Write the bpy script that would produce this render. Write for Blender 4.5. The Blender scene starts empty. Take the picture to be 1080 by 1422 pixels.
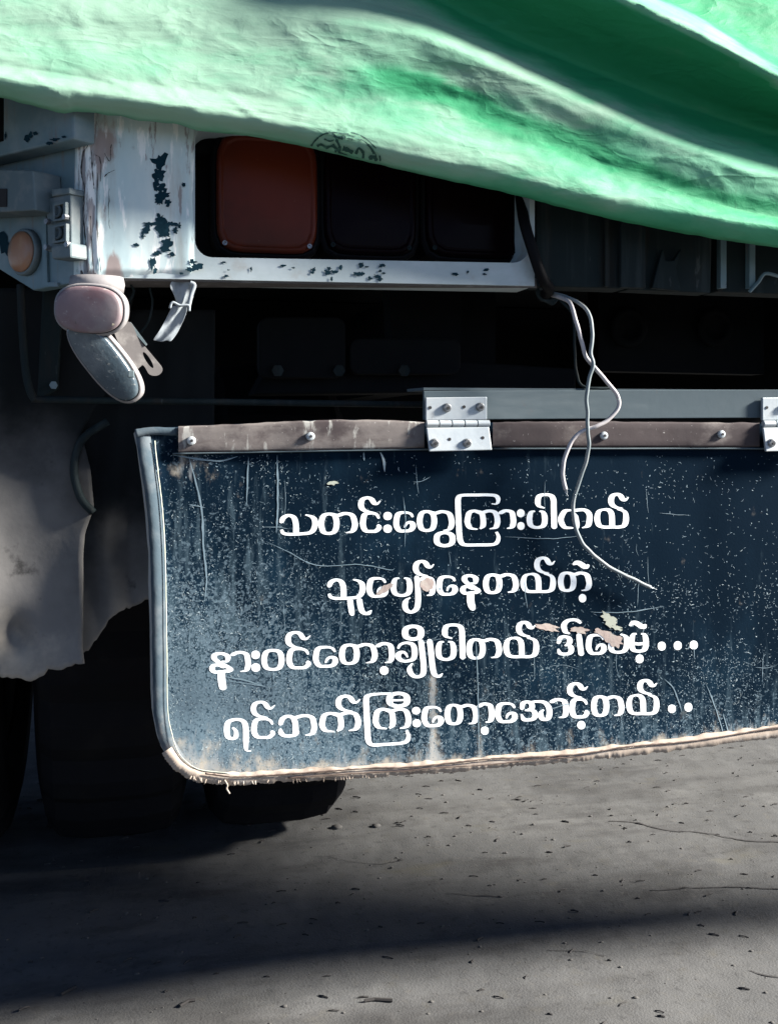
import bpy, bmesh, math, random
from mathutils import Vector, Matrix, noise
random.seed(11)
# ------------------------------------------------------------ camera, world, sun, exposure
TH = math.radians(13.6); CT, ST = math.cos(TH), math.sin(TH)
CAM = Vector((-.365, -1.507, .88)); FP = 1500.0; HOR = 600.0
SC = bpy.context.scene
cd = bpy.data.cameras.new("camera"); cam = bpy.data.objects.new("camera", cd)
SC.collection.objects.link(cam); SC.camera = cam
cam.location = CAM; cam.rotation_euler = (math.radians(90), 0, -TH)
cd.sensor_width = 36; cd.lens = 36*FP/1422; cd.shift_y = -(711-HOR)/1422
cd.clip_start = .05; cd.clip_end = 500
SUN = Vector((-1.85, .50, -1.0)).normalized()
w = bpy.data.worlds.new("World"); SC.world = w; w.use_nodes = True
nt = w.node_tree; bg = nt.nodes['Background']
sky = nt.nodes.new('ShaderNodeTexSky'); sky.sky_type = 'NISHITA'; sky.sun_disc = False
sky.sun_elevation = math.asin(-SUN.z); sky.sun_rotation = math.atan2(-SUN.x, -SUN.y)
nt.links.new(sky.outputs[0], bg.inputs[0]); bg.inputs[1].default_value = .05; sky.air_density = .35; sky.dust_density = .3
sl = bpy.data.lights.new("sun", 'SUN'); sun = bpy.data.objects.new("sun", sl); SC.collection.objects.link(sun)
sl.energy = 5; sl.angle = math.radians(10); sl.color = (1, .95, .88)
sun.rotation_euler = SUN.to_track_quat('-Z', 'Y').to_euler(); sun.location = (6, -3, 6)
SC.view_settings.view_transform = 'Standard'; SC.view_settings.look = 'None'
SC.view_settings.gamma = 1; SC.view_settings.use_curve_mapping = False
SC.view_settings.exposure = 2.25
SC.render.engine = 'CYCLES'

# ------------------------------------------------------------ helpers
def ray(px, py):
    a = (px-540)/FP; b = (HOR-py)/FP
    return Vector((ST+a*CT, CT-a*ST, b))
def at(px, py, Y=0.0):
    d = ray(px, py); return CAM + d*((Y-CAM.y)/d.y)
def at_pl(px, py, P, n):
    d = ray(px, py); return CAM + d*((P-CAM).dot(n)/d.dot(n))
def topx(X, Y, Z):
    r = Vector((X, Y, Z))-CAM; D = r.x*ST+r.y*CT
    return 540+FP*(r.x*CT-r.y*ST)/D, HOR-FP*r.z/D
def interp(pts, u):
    if u <= pts[0][0]: return pts[0][1]
    for (a, va), (b, vb) in zip(pts, pts[1:]):
        if u <= b:
            return va+(vb-va)*(u-a)/(b-a) if b > a else vb
    return pts[-1][1]
def smooth(t): t = max(0, min(1, t)); return t*t*(3-2*t)
def catmull(P, n=8, closed=False):
    P = [tuple(p) for p in P]; k = len(P)
    if closed: Q = [P[-1]]+P+[P[0], P[1]]; m = k
    else: Q = [tuple(2*a-b for a, b in zip(P[0], P[1]))]+P+[tuple(2*a-b for a, b in zip(P[-1], P[-2]))]; m = k-1
    out = []
    for i in range(m):
        p0, p1, p2, p3 = Q[i:i+4]
        for j in range(n):
            t = j/n
            out.append(tuple(.5*((2*b)+(-a+c)*t+(2*a-5*b+4*c-d)*t*t+(-a+3*b-3*c+d)*t**3) for a, b, c, d in zip(p0, p1, p2, p3)))
    if not closed: out.append(P[-1])
    return out
class M_:
    def __init__(s): s.v = []; s.f = []; s.m = []
    def add(s, vs, fs, mi=0):
        o = len(s.v); s.v += [Vector(v) for v in vs]; s.f += [tuple(i+o for i in f) for f in fs]; s.m += [mi]*len(fs)
    def box(s, a, b, mi=0):
        x0, y0, z0 = a; x1, y1, z1 = b
        s.add([(x0,y0,z0),(x1,y0,z0),(x1,y1,z0),(x0,y1,z0),(x0,y0,z1),(x1,y0,z1),(x1,y1,z1),(x0,y1,z1)],
              [(0,3,2,1),(4,5,6,7),(0,1,5,4),(1,2,6,5),(2,3,7,6),(3,0,4,7)], mi)
    def prism(s, front, off, mi=0):        # front: list of 3D points, off: Vector thickness
        n = len(front); vs = list(front)+[p+off for p in front]
        s.add(vs, [tuple(range(n)), tuple(range(2*n-1, n-1, -1))]+[(i, i+n, (i+1) % n+n, (i+1) % n) for i in range(n)], mi)
    def ring(s, outer, inner, off, mi=0):  # same count
        n = len(outer); vs = list(outer)+list(inner)+[p+off for p in outer]+[p+off for p in inner]
        fs = []
        for i in range(n):
            j = (i+1) % n
            fs += [(i, i+n, j+n, j), (i+2*n, j+2*n, j+3*n, i+3*n), (i, j, j+2*n, i+2*n), (i+n, i+3*n, j+3*n, j+n)]
        s.add(vs, fs, mi)
    def tube(s, path, r, n=8, mi=0, cap=True):
        path = [Vector(p) for p in path]; k = len(path); vs = []; up = None
        for i, p in enumerate(path):
            d = (path[min(i+1, k-1)]-path[max(i-1, 0)]).normalized()
            if up is None: up = Vector((0, 0, 1)) if abs(d.z) < .9 else Vector((0, 1, 0))
            sx = d.cross(up).normalized(); up = sx.cross(d).normalized()
            rr = r(i/(k-1)) if callable(r) else r
            for j in range(n):
                a = 2*math.pi*j/n; vs.append(p+sx*math.cos(a)*rr+up*math.sin(a)*rr)
        fs = [(i*n+j, i*n+(j+1) % n, (i+1)*n+(j+1) % n, (i+1)*n+j) for i in range(k-1) for j in range(n)]
        if cap: fs += [tuple(range(n-1, -1, -1)), tuple(range((k-1)*n, k*n))]
        s.add(vs, fs, mi)
    def lathe(s, c, ax, u, prof, n=16, mi=0, sx=1.0, sy=1.0, power=2.0):   # prof [(r, h)], superellipse loft
        ax = ax.normalized(); u = u.normalized(); v = ax.cross(u); vs = []
        for r, h in prof:
            for j in range(n):
                a = 2*math.pi*j/n; ca, sa = math.cos(a), math.sin(a)
                q = (abs(ca)**power+abs(sa)**power)**(-1/power)
                vs.append(c+ax*h+u*(ca*q*r*sx)+v*(sa*q*r*sy))
        k = len(prof)
        fs = [(i*n+j, i*n+(j+1) % n, (i+1)*n+(j+1) % n, (i+1)*n+j) for i in range(k-1) for j in range(n)]
        fs += [tuple(range(n-1, -1, -1)), tuple(range((k-1)*n, k*n))]
        s.add(vs, fs, mi)
def link(name, mb, mats, parent=None, smooth_=False, bevel=0, label=None, cat=None, kind=None, group=None, centre=True):
    vs = mb.v; c = Vector((0, 0, 0))
    if parent is None and centre and vs:
        c = Vector(((min(v.x for v in vs)+max(v.x for v in vs))/2, (min(v.y for v in vs)+max(v.y for v in vs))/2, min(v.z for v in vs)))
    me = bpy.data.meshes.new(name); me.from_pydata([v-c for v in vs], [], mb.f); me.validate()
    if not isinstance(mats, (list, tuple)): mats = [mats]
    for m in mats: me.materials.append(m)
    if len(mats) > 1 and len(me.polygons) == len(mb.m): me.polygons.foreach_set('material_index', mb.m)
    if smooth_: me.polygons.foreach_set('use_smooth', [True]*len(me.polygons))
    o = bpy.data.objects.new(name, me); SC.collection.objects.link(o); o.location = c
    if parent is not None: setpar(o, parent)
    if bevel:
        bm = bmesh.new(); bm.from_mesh(me); bmesh.ops.recalc_face_normals(bm, faces=bm.faces); bm.to_mesh(me); bm.free()
        b = o.modifiers.new('bevel', 'BEVEL'); b.width = bevel; b.segments = 2; b.limit_method = 'ANGLE'; b.angle_limit = math.radians(40)
    if label: o['label'] = label
    if cat: o['category'] = cat
    if kind: o['kind'] = kind
    if group: o['group'] = group
    return o
LOC = {}
def setpar(o, p):
    o.parent = p
    o.matrix_parent_inverse = Matrix.Translation(-LOC.get(p.name, Vector((0, 0, 0))))
    LOC[o.name] = Vector((0, 0, 0))
def empty(name, loc, label, cat, group=None):
    o = bpy.data.objects.new(name, None); SC.collection.objects.link(o); o.location = loc
    o.empty_display_size = .2; LOC[o.name] = Vector(loc); o['label'] = label; o['category'] = cat
    if group: o['group'] = group
    return o
def recalc(o):
    bm = bmesh.new(); bm.from_mesh(o.data); bmesh.ops.recalc_face_normals(bm, faces=bm.faces); bm.to_mesh(o.data); bm.free(); return o

# ---- materials
def mat(name, base, rough=.6, metal=0.0, layers=(), bump=None, spec=.5, rvar=0.0):
    """layers: (colour, scale, lo, hi, (sx,sy,sz), seed, strength[, attribute]) masks from noise."""
    m = bpy.data.materials.new(name); m.use_nodes = True; t = m.node_tree; N = t.nodes; L = t.links
    b = N['Principled BSDF']; b.inputs['Roughness'].default_value = rough; b.inputs['Metallic'].default_value = metal
    b.inputs['Specular IOR Level'].default_value = spec
    tc = N.new('ShaderNodeTexCoord')
    rgb = N.new('ShaderNodeRGB'); rgb.outputs[0].default_value = (*base, 1); cur = rgb.outputs[0]
    for ly in layers:
        col, scale, lo, hi, st, seed, stren = ly[:7]
        mp = N.new('ShaderNodeMapping'); mp.inputs['Scale'].default_value = st; mp.inputs['Location'].default_value = (seed*3.7, seed*1.3, seed*2.1)
        L.new(tc.outputs['Object'], mp.inputs[0])
        n = N.new('ShaderNodeTexNoise'); n.inputs['Scale'].default_value = scale; n.inputs['Detail'].default_value = 8; n.inputs['Roughness'].default_value = .6
        L.new(mp.outputs[0], n.inputs[0])
        src = n.outputs['Fac']
        if len(ly) > 7 and ly[7]:
            at_ = N.new('ShaderNodeAttribute'); at_.attribute_name = ly[7]
            ad = N.new('ShaderNodeMath'); ad.operation = 'ADD'; L.new(src, ad.inputs[0]); L.new(at_.outputs['Fac'], ad.inputs[1]); src = ad.outputs[0]
        mr = N.new('ShaderNodeMapRange'); mr.inputs['From Min'].default_value = lo; mr.inputs['From Max'].default_value = hi
        mr.inputs['To Max'].default_value = stren; mr.interpolation_type = 'SMOOTHSTEP'
        L.new(src, mr.inputs[0])
        mx = N.new('ShaderNodeMix'); mx.data_type = 'RGBA'; L.new(mr.outputs[0], mx.inputs[0]); L.new(cur, mx.inputs[6]); mx.inputs[7].default_value = (*col, 1)
        cur = mx.outputs[2]
    L.new(cur, b.inputs['Base Color'])
    if rvar:
        n = N.new('ShaderNodeTexNoise'); n.inputs['Scale'].default_value = 30; L.new(tc.outputs['Object'], n.inputs[0])
        mr = N.new('ShaderNodeMapRange'); mr.inputs['To Min'].default_value = rough-rvar; mr.inputs['To Max'].default_value = rough+rvar
        L.new(n.outputs['Fac'], mr.inputs[0]); L.new(mr.outputs[0], b.inputs['Roughness'])
    if bump:
        n = N.new('ShaderNodeTexNoise'); n.inputs['Scale'].default_value = bump[0]; n.inputs['Detail'].default_value = 8; L.new(tc.outputs['Object'], n.inputs[0])
        bp = N.new('ShaderNodeBump'); bp.inputs['Strength'].default_value = bump[1]; bp.inputs['Distance'].default_value = bump[2]
        L.new(n.outputs['Fac'], bp.inputs['Height']); L.new(bp.outputs[0], b.inputs['Normal'])
    return m
ONE = (1, 1, 1); VS = (6, 6, .8)
m_white = mat('worn_white_paint', (.36,.46,.50), .5, 0, [((.50,.56,.56), 6, .4, .7, ONE, 1, .7), ((.30,.24,.20), 9, .58, .72, VS, 2, .6), ((.10,.08,.07), 25, .66, .72, (3,3,1), 7, .7), ((.03,.07,.10), 22, .63, .655, (1,1,.8), 3, .95)], (60,.35,.002), rvar=.15)
m_post = mat('scuffed_post_paint', (.42,.53,.54), .5, 0, [((.60,.64,.61), 7, .4, .7, (2,2,.6), 1, .8), ((.25,.19,.175), 9, .55, .66, (2,2,.7), 2, .9, 'rust'), ((.72,.74,.72), 24, .57, .64, (3,3,.5), 5, .9, 'bare'), ((.20,.17,.17), 26, .6, .66, (3,3,.6), 9, .8, 'bare'), ((.06,.06,.06), 40, .68, .72, (1,1,.6), 8, .6), ((.27,.21,.16), 10, .52, .80, (2.5,1,.5), 13, .6), ((.20,.19,.18), 5, .56, .8, (3,1,.4), 17, .5)], (60,.2,.0012), spec=.2, rvar=.15)
m_frame = mat('pale_frame_paint', (.33,.39,.40), .55, 0, [((.44,.50,.52), 7, .4, .7, (1,1,2), 1, .8), ((.24,.20,.16), 12, .54, .8, (1.5,1,1.5), 2, .6)], (60,.2,.001), spec=.25, rvar=.1)
m_teal = mat('exposed_dark_teal_paint', (.004,.022,.034), .8, 0, [((.015,.05,.07), 60, .55, .7, ONE, 2, .6)], spec=.1)
m_panel = mat('grey_blue_panel_paint', (.10,.165,.19), .55, 0, [((.22,.26,.27), 8, .45, .7, ONE, 4, .7), ((.16,.12,.10), 14, .55, .7, VS, 5, .5), ((.02,.04,.06), 30, .66, .69, ONE, 6, .8)], (50,.3,.002), rvar=.15)
m_dark = mat('grimy_dark_steel', (.004,.005,.006), .8, 0, [((.009,.009,.009), 8, .5, .75, ONE, 4, .6)], (40,.4,.004), spec=.08)
m_dark2 = mat('dark_greenish_beam_paint', (.009,.016,.018), .75, 0, [((.022,.021,.019), 9, .5, .7, (4,4,.7), 4, .7), ((.05,.06,.06), 30, .66, .72, (3,3,.6), 5, .8), ((.03,.04,.042), 8, .5, .7, (6,6,.5), 8, .6)], (40,.4,.004), spec=.12)
m_rail = mat('galvanised_rail', (.065,.088,.10), .8, .0, [((.10,.125,.135), 7, .45, .7, (.6,1,3), 4, .7), ((.10,.085,.08), 18, .62, .72, ONE, 5, .5)], (70,.2,.001), spec=.15, rvar=.1)
m_hinge = mat('zinc_plated_hinge', (.33,.37,.39), .5, .2, [((.42,.43,.42), 12, .4, .7, ONE, 4, .7), ((.25,.22,.20), 40, .62, .7, ONE, 5, .6)], (90,.25,.001), rvar=.12)
m_screw = mat('dull_screw_steel', (.22,.23,.24), .4, .7, [((.07,.06,.06), 120, .5, .7, ONE, 5, .8)])
m_hole = mat('hole_grime', (.01,.01,.012), .8)
m_batten = mat('weathered_brown_batten', (.045,.036,.037), .85, 0, [((.14,.125,.118), 14, .48, .7, (1,1,1.5), 4, .9, 'dust'), ((.03,.022,.022), 22, .55, .7, (.4,1,2), 5, .6), ((.30,.30,.28), 30, .66, .74, (2,2,.6), 9, .8, 'dust'), ((.3,.29,.28), 200, .66, .7, ONE, 7, .7)], (80,.3,.001), spec=.2, rvar=.1)
m_flap = mat('navy_coated_flap', (.0022,.008,.016), .85, 0, [((.008,.025,.044), 5, .42, .74, (1.5,1,.9), 2, .9, 'dust_shade'), ((.05,.08,.10), 16, .5, .75, (5,5,.7), 5, .8, 'dust_shade'), ((.075,.11,.135), 160, .56, .66, ONE, 6, .9, 'dust_shade'), ((.10,.145,.175), 330, .60, .66, ONE, 7, .9, 'dust_shade'), ((.33,.30,.25), 30, .62, .95, (1.5,1,1), 8, .95, 'dirt'), ((.22,.24,.25), 22, .72, .85, (5,1,1), 11, .6, 'dirt')], (260,.3,.0006), spec=.02, rvar=.05)
m_bind = mat('faded_blue_edge_binding', (.045,.065,.08), .85, 0, [((.10,.115,.125), 20, .45, .7, ONE, 1, .8), ((.30,.27,.24), 30, .55, .8, (1,1,.5), 2, .7, 'dirt')], (200,.4,.001), spec=.1)
m_hem = mat('mud_caked_hem', (.30,.25,.205), .85, 0, [((.15,.115,.09), 30, .54, .70, (.5,1,1.5), 2, .8), ((.44,.40,.35), 40, .55, .72, (.5,1,2), 4, .8)], (90,.45,.0015), spec=.2)
m_seam = mat('dark_brown_stitching', (.07,.045,.035), .8)
m_fleck1 = mat('pale_scuff', (.13,.19,.225), .6); m_fleck2 = mat('white_scuff', (.30,.37,.39), .6); m_fleck3 = mat('dull_scuff', (.055,.09,.115), .6)
m_letter = mat('white_lettering_paint', (.80,.84,.85), .6, 0, [((.58,.64,.67), 30, .52, .75, ONE, 3, .7), ((.22,.28,.32), 170, .665, .71, ONE, 6, .75), ((.12,.17,.2), 60, .68, .70, (1,1,.6), 8, .8)])
m_peel = mat('peeled_beige_backing', (.34,.27,.24), .7, 0, [((.42,.38,.33), 60, .4, .7, ONE, 2, .9)], (150,.4,.001))
m_peel2 = mat('peeled_pale_green_backing', (.36,.38,.31), .7, 0, [((.22,.24,.2), 70, .5, .7, ONE, 2, .9)])
m_tyre = mat('dusty_tyre_rubber', (.007,.007,.008), .9, 0, [((.016,.015,.014), 10, .5, .8, ONE, 2, .5)], (60,.4,.003), spec=.08)
m_canvas = mat('dusty_grey_rubber_sheet', (.010,.012,.013), .9, 0, [((.17,.165,.16), 2.5, .42, .85, ONE, 2, .95, 'dust_shade'), ((.36,.33,.28), 9, .64, .98, ONE, 3, .95, 'dirt'), ((.02,.02,.02), 16, .62, .74, ONE, 6, .8)], (45,.4,.003), spec=.1)
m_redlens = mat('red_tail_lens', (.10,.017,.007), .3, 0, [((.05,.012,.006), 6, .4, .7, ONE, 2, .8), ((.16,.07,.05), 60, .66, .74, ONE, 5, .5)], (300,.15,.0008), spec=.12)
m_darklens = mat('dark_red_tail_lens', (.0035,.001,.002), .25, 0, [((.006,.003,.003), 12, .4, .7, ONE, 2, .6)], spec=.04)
m_black = mat('black_plastic', (.004,.004,.005), .6, spec=.08)
m_amber = mat('dusty_amber_reflector', (.27,.13,.07), .45, 0, [((.22,.16,.13), 30, .42, .66, ONE, 2, .8), ((.32,.19,.10), 50, .55, .75, ONE, 4, .6)])
m_block = mat('dusty_grey_connector', (.085,.12,.13), .6, 0, [((.15,.17,.17), 40, .45, .7, ONE, 2, .8)], (120,.4,.001))
m_pink = mat('dusty_faded_lens', (.15,.105,.115), .5, 0, [((.20,.175,.175), 25, .4, .7, ONE, 2, .8), ((.13,.065,.07), 30, .5, .7, ONE, 5, .6), ((.30,.27,.25), 90, .60, .68, (1,1,2), 12, .7), ((.06,.05,.05), 60, .64, .70, (2,1,.6), 15, .7)], (160,.2,.0006))
m_shell = mat('dusty_lamp_shell', (.20,.19,.19), .6, 0, [((.11,.105,.10), 30, .5, .7, ONE, 2, .8), ((.28,.26,.24), 50, .56, .7, ONE, 4, .7)], (100,.3,.001))
m_clear = mat('dusty_clear_lens', (.035,.055,.07), .25, 0, [((.12,.14,.15), 12, .42, .7, ONE, 2, .8), ((.22,.23,.22), 110, .60, .67, (1,1,2), 5, .6)], (160,.5,.001))
m_cream = mat('cream_side_lens', (.34,.30,.22), .4)
m_brkt = mat('grey_brown_bracket', (.075,.068,.066), .7, .0, [((.20,.19,.18), 25, .5, .7, ONE, 2, .7)], (80,.3,.001))
m_rag = mat('frayed_grey_strip', (.24,.27,.29), .8, 0, [((.10,.12,.14), 30, .45, .68, ONE, 2, .9)], (120,.5,.002))
m_wire = mat('grimy_white_cable', (.40,.37,.37), .6, 0, [((.20,.21,.22), 20, .45, .65, ONE, 2, .9)]); m_wire2 = mat('grimy_grey_cable', (.13,.16,.17), .6, 0, [((.22,.23,.23), 24, .45, .65, ONE, 3, .9)])
m_core = mat('frayed_wire_core', (.30,.33,.34), .5, .3)
m_stone = mat('pale_pebble', (.045,.043,.04), .9, 0, [((.08,.077,.07), 30, .4, .7, ONE, 2, .8)]); m_twig = mat('dark_debris', (.018,.016,.015), .9)
m_road = mat('dusty_road_surface', (.074,.075,.075), .95, 0, [((.115,.115,.112), 1.6, .40, .7, ONE, 2, .8), ((.034,.033,.033), 6, .5, .7, (.5,1.6,1), 4, .6), ((.085,.083,.077), 120, .60, .70, ONE, 5, .5), ((.036,.036,.036), 55, .54, .68, (1,1,1), 24, .45), ((.16,.16,.155), 3.2, .56, .78, (1,1.8,1), 31, .5), ((.095,.092,.086), 70, .56, .68, ONE, 27, .5), ((.030,.029,.028), 2.6, .52, .72, (.6,2,1), 14, .5), ((.085,.08,.062), 4, .60, .75, (1,2,1), 17, .6), ((.014,.013,.013), 85, .67, .71, ONE, 8, .8), ((.085,.08,.066), 22, .55, .8, ONE, 9, .5)], (260,.45,.0025), spec=.1)
def stuffm(): pass

# ------------------------------------------------------------ road: one sheet to the horizon
def fr(a, b, s): n = int((b-a)/s); return [a+i*(b-a)/n for i in range(n+1)]
xs = [-150,-40,-12,-5,-2.4]+fr(-1.6,2.6,.014)+[3.4,5,12,40,150]; ys = [-150,-40,-12,-4,-1.8,-1.0]+fr(-.6,2.2,.014)+[2.6,3.2,4.5,7,14,40,150]
rb = M_(); nx = len(xs)
def gz(x, y):
    if x < -1.7 or x > 2.7 or y < -.7 or y > 2.3: return 0
    e = min(1, min(x+1.7, 2.7-x, y+.7, 2.3-y)*6)
    n1 = noise.noise((x*1.7, y*2.2, 1)); n2 = noise.noise((x*9, y*14, 3)); n3 = noise.noise((x*42, y*50, 5))
    return e*(n1*.007+n2*.0028+max(0, n3-.05)*.0045)
rb.v = [Vector((x, y, gz(x, y))) for y in ys for x in xs]
rb.f = [(j*nx+i, j*nx+i+1, (j+1)*nx+i+1, (j+1)*nx+i) for j in range(len(ys)-1) for i in range(nx-1)]; rb.m = [0]*len(rb.f)
road = link('road', rb, m_road, None, True, kind='structure', centre=False)
def ground(px, py): d = ray(px, py); t = -CAM.z/d.z; p = CAM+d*t; p.z = gz(p.x, p.y); return p
# crack lines in the surface
def crack(pts, wpx):
    c = M_(); P = [ground(*p) for p in catmull([(x, y+random.uniform(-1.5, 1.5)) for x, y in pts], 6)]
    for i in range(len(P)-1):
        a, b = P[i], P[i+1]; s = (b-a).cross(Vector((0, 0, 1))).normalized()
        wa = .001*wpx*(.3+1.2*abs(noise.noise(a*40))+.3); wb = .001*wpx*(.3+1.2*abs(noise.noise(b*40))+.3)
        z = Vector((0, 0, .0012+i*.00001)); c.add([a-s*wa+z, b-s*wb+z, b+s*wb+z, a+s*wa+z], [(0, 1, 2, 3)])
    o = link('crack', c, m_twig, road); return o
crack([(845,1143),(880,1145),(930,1155),(965,1158),(1010,1166),(1050,1171),(1110,1172)], 2.6)
crack([(905,1237),(960,1233),(1020,1231),(1060,1236),(1120,1238)], 2.2)
crack([(760,1320),(800,1318),(840,1326)], 1.0); crack([(1040,1350),(1062,1354),(1090,1358)], 1.8)
crack([(620,1240),(660,1243),(700,1246)], 1.2)
crack([(440,1190),(520,1200),(560,1196)], .8)

def lump(c, r, s, mb):
    vs = []; fs = []; n = 6
    for i, (rr, h) in enumerate([(.7, -.2), (1, .25), (.75, .7)]):
        for j in range(n):
            a = 2*math.pi*j/n+i*.3; k = 1+.35*noise.noise(Vector((c.x*99+j*3.1, c.y*99+i*2.7, s)))
            vs.append(c+Vector((math.cos(a)*rr*r*k*1.3, math.sin(a)*rr*r*k, h*r*.8)))
    vs.append(c+Vector((0, 0, r*.8)))
    fs = [(i*n+j, i*n+(j+1) % n, (i+1)*n+(j+1) % n, (i+1)*n+j) for i in range(2) for j in range(n)]+[(2*n+j, 2*n+(j+1) % n, 3*n) for j in range(n)]
    mb.add(vs, fs)
pb = M_()
for i in range(1100):
    x = random.uniform(-.9, 1.7); y = random.uniform(-.45, 1.7); lump(Vector((x, y, gz(x, y))), random.choice([.0008,.0012,.0014,.002,.003])*random.uniform(.7, 1.3), i, pb)
link('gravel', pb, m_stone, None, True, label='fine pale grit scattered over the dusty road surface', cat='gravel', kind='stuff')
db = M_()
for i in range(420):
    x = random.uniform(-.9, 1.6); y = random.uniform(-.45, 1.4); a = random.uniform(-.9, .9); l = random.uniform(.003, .011)
    c = Vector((x, y, gz(x, y)+.001)); d = Vector((math.cos(a), math.sin(a), 0))*l
    db.tube([c-d, c+Vector((0, 0, .0015)), c+d*.8+Vector((.001, .001, 0))], random.uniform(.0008, .0018), 5)
link('leaf_litter', db, m_twig, None, False, label='tiny dark twigs and leaf crumbs littering the road', cat='litter', kind='stuff')
for (px, py, r, lb) in [(468,1150,.011,'larger pale stone near the tyre contact, left one of two'), (522,1147,.009,'pale stone right of its larger neighbour near the tyre')]:
    b = M_(); lump(ground(px, py), r, px, b); link('stone', b, m_stone, None, True, label=lb, cat='stone')
for (p, r, lb) in [([(506,1393),(520,1391),(545,1392)], .0028, 'short dark twig lying at the bottom centre of the road'), ([(85,1382),(95,1376),(106,1371)], .0024, 'dark bent twig on the road at lower left'), ([(250,1400),(262,1393),(271,1391)], .0024, 'dark twig between the lower left one and the centre one')]:
    b = M_(); b.tube([ground(x, y)+Vector((0, 0, .003)) for x, y in p], r, 6); link('twig', b, m_twig, None, False, label=lb, cat='twig')

# ------------------------------------------------------------ the truck
truck = empty('truck', (.65, 2.5, 0), 'old goods truck seen from behind with scuffed pale grey paint and dark lettered rear flap', 'truck')
T = truck
b = M_(); b.box((-1.05, .06, 1.28), (2.10, 5.6, 1.36)); link('bed_floor', b, m_dark, T)
b = M_(); b.box((-1.05, .055, 1.365), (2.10, .10, 2.15)); link('tailgate', b, m_dark2, T)
for X0 in (-1.05, 2.05):
    b = M_(); b.box((X0, .105, 1.10 if X0 > 0 else 1.17), (X0+.05, 5.6, 1.275)); link('side_rail', b, m_panel, T)
    b = M_(); b.box((X0, .105, 1.365), (X0+.05, 5.6, 2.1)); link('side_board', b, m_dark2, T)
for X0 in (.22, .98):
    b = M_(); b.box((X0, .40, .97), (X0+.08, 5.8, 1.19)); link('chassis_rail', b, m_dark, T)
for Y0 in (1.75, 3.2, 4.6):
    b = M_(); b.box((-1.0, Y0, .62 if Y0 < 2 else .4), (1.75, Y0+.12, 1.275)); link('crossmember_blocker', b, m_dark, T)  # deep crossmembers added as blockers against the bright horizon beneath the bed
# bracket seen above the flap
def pxprism(mb, pts, Y, th, mi=0): mb.prism([at(x, y, Y) for x, y in pts], Vector((0, th, 0)), mi)
def rrect(x0, y0, x1, y1, r, n=5, corners=(1, 1, 1, 1)):
    out = []
    for k, (cx, cy, a0) in enumerate([(x1-r, y0+r, -90), (x1-r, y1-r, 0), (x0+r, y1-r, 90), (x0+r, y0+r, 180)]):
        for i in range(n+1):
            a = math.radians(a0+90*i/n); out.append((cx+r*math.cos(a), cy+r*math.sin(a)))
    return out
b = M_(); pxprism(b, [(352,548),(375,505),(615,500),(800,512),(800,545),(620,545)], .28, .10); link('spring_hanger', b, m_dark, T, bevel=.004)
for q_ in ((360,440,480,525), (486,470,640,520)):
    b = M_(); pxprism(b, rrect(*q_, 14), .24, .035); link('hanger_plate', b, m_dark, T, bevel=.003)
for px in (385, 470, 560):
    b = M_(); b.lathe(at(px, 515, .24), Vector((0, -1, 0)), Vector((1, 0, 0)), [(.010, 0), (.010, .008), (.005, .008)], 6); link('bolt', b, m_dark2, T)
b = M_(); pxprism(b, [(540,395),(640,395),(640,505),(545,505)], .33, .05); link('gusset', b, m_dark, T)
b = M_(); pxprism(b, [(830,400),(1060,402),(1060,520),(830,515)], .5, .05); link('gusset', b, m_dark, T)
for px in (870, 990):
    b = M_(); b.lathe(at(px, 455, .495), Vector((0, -1, 0)), Vector((1, 0, 0)), [(.04, 0), (.04, .012), (.025, .012), (.025, .004)], 20); link('pipe_flange', b, m_dark, T, True)

# --- bumper frame: corner post + opening + lower bar
def recess(outer, inner, Y0, dep, mb): mb.ring([at(x, y, Y0) for x, y in outer], [at(x, y, Y0) for x, y in inner], Vector((0, dep, 0)))
inner = []
IN = rrect(271, 172, 735, 357, 24, 6)
IN = [(x, y + (x-271)*.018 if y > 300 else y) for x, y in IN]
def outpt(x, y):
    # project to the outer rectangle
    cx, cy = 500, 265; 
    return x, y
OUT = []
for (x, y) in IN:
    k = len(OUT)//7
    OUT.append((x, y))
def side(i, n, a, b): return (a[0]+(b[0]-a[0])*i/n, a[1]+(b[1]-a[1])*i/n)
A, B, C_, D_ = (742,110), (742,397), (121,385), (121,110)
# walk: corner TR, BR, BL, TL  (7 pts each)
OUT = [A]*0
mids = {0: ((500,110), A, (742,260)), 1: ((742,260), B, (430,391)), 2: ((430,391), C_, (121,260)), 3: ((121,260), D_, (500,110))}
OUT = []
for k in range(4):
    a, c, d = mids[k]
    seq = [side(i, 3, a, c) for i in range(3)]+[side(i, 3, c, d) for i in range(4)]
    if k == 0: seq = [side(i+1, 3.5, a, c) for i in range(3)]+[c]+[side(i+1, 3.5, c, d) for i in range(3)]
    else: seq = [side(i+.5, 3, a, c) for i in range(3)]+[c]+[side(i+.5, 3, c, d) for i in range(3)]
    OUT += seq
b = M_(); recess(OUT, IN, -.02, .075, b)
fr_ = link('lamp_frame', b, m_frame, T, bevel=.0035)
def setattr_(o, name, fn):
    me = o.data; a = me.attributes.new(name, 'FLOAT', 'POINT')
    for i, v in enumerate(me.vertices): a.data[i].value = fn(*topx(*(v.co+o.location)) if o.parent is None else topx(*v.co))
def refine(o, L):
    bm = bmesh.new(); bm.from_mesh(o.data)
    bmesh.ops.triangulate(bm, faces=bm.faces)
    for _ in range(6):
        es = [e for e in bm.edges if e.calc_length() > L]
        if not es: break
        bmesh.ops.subdivide_edges(bm, edges=es, cuts=1)
        bmesh.ops.triangulate(bm, faces=[f for f in bm.faces if len(f.verts) > 3])
    bm.to_mesh(o.data); bm.free()
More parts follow.
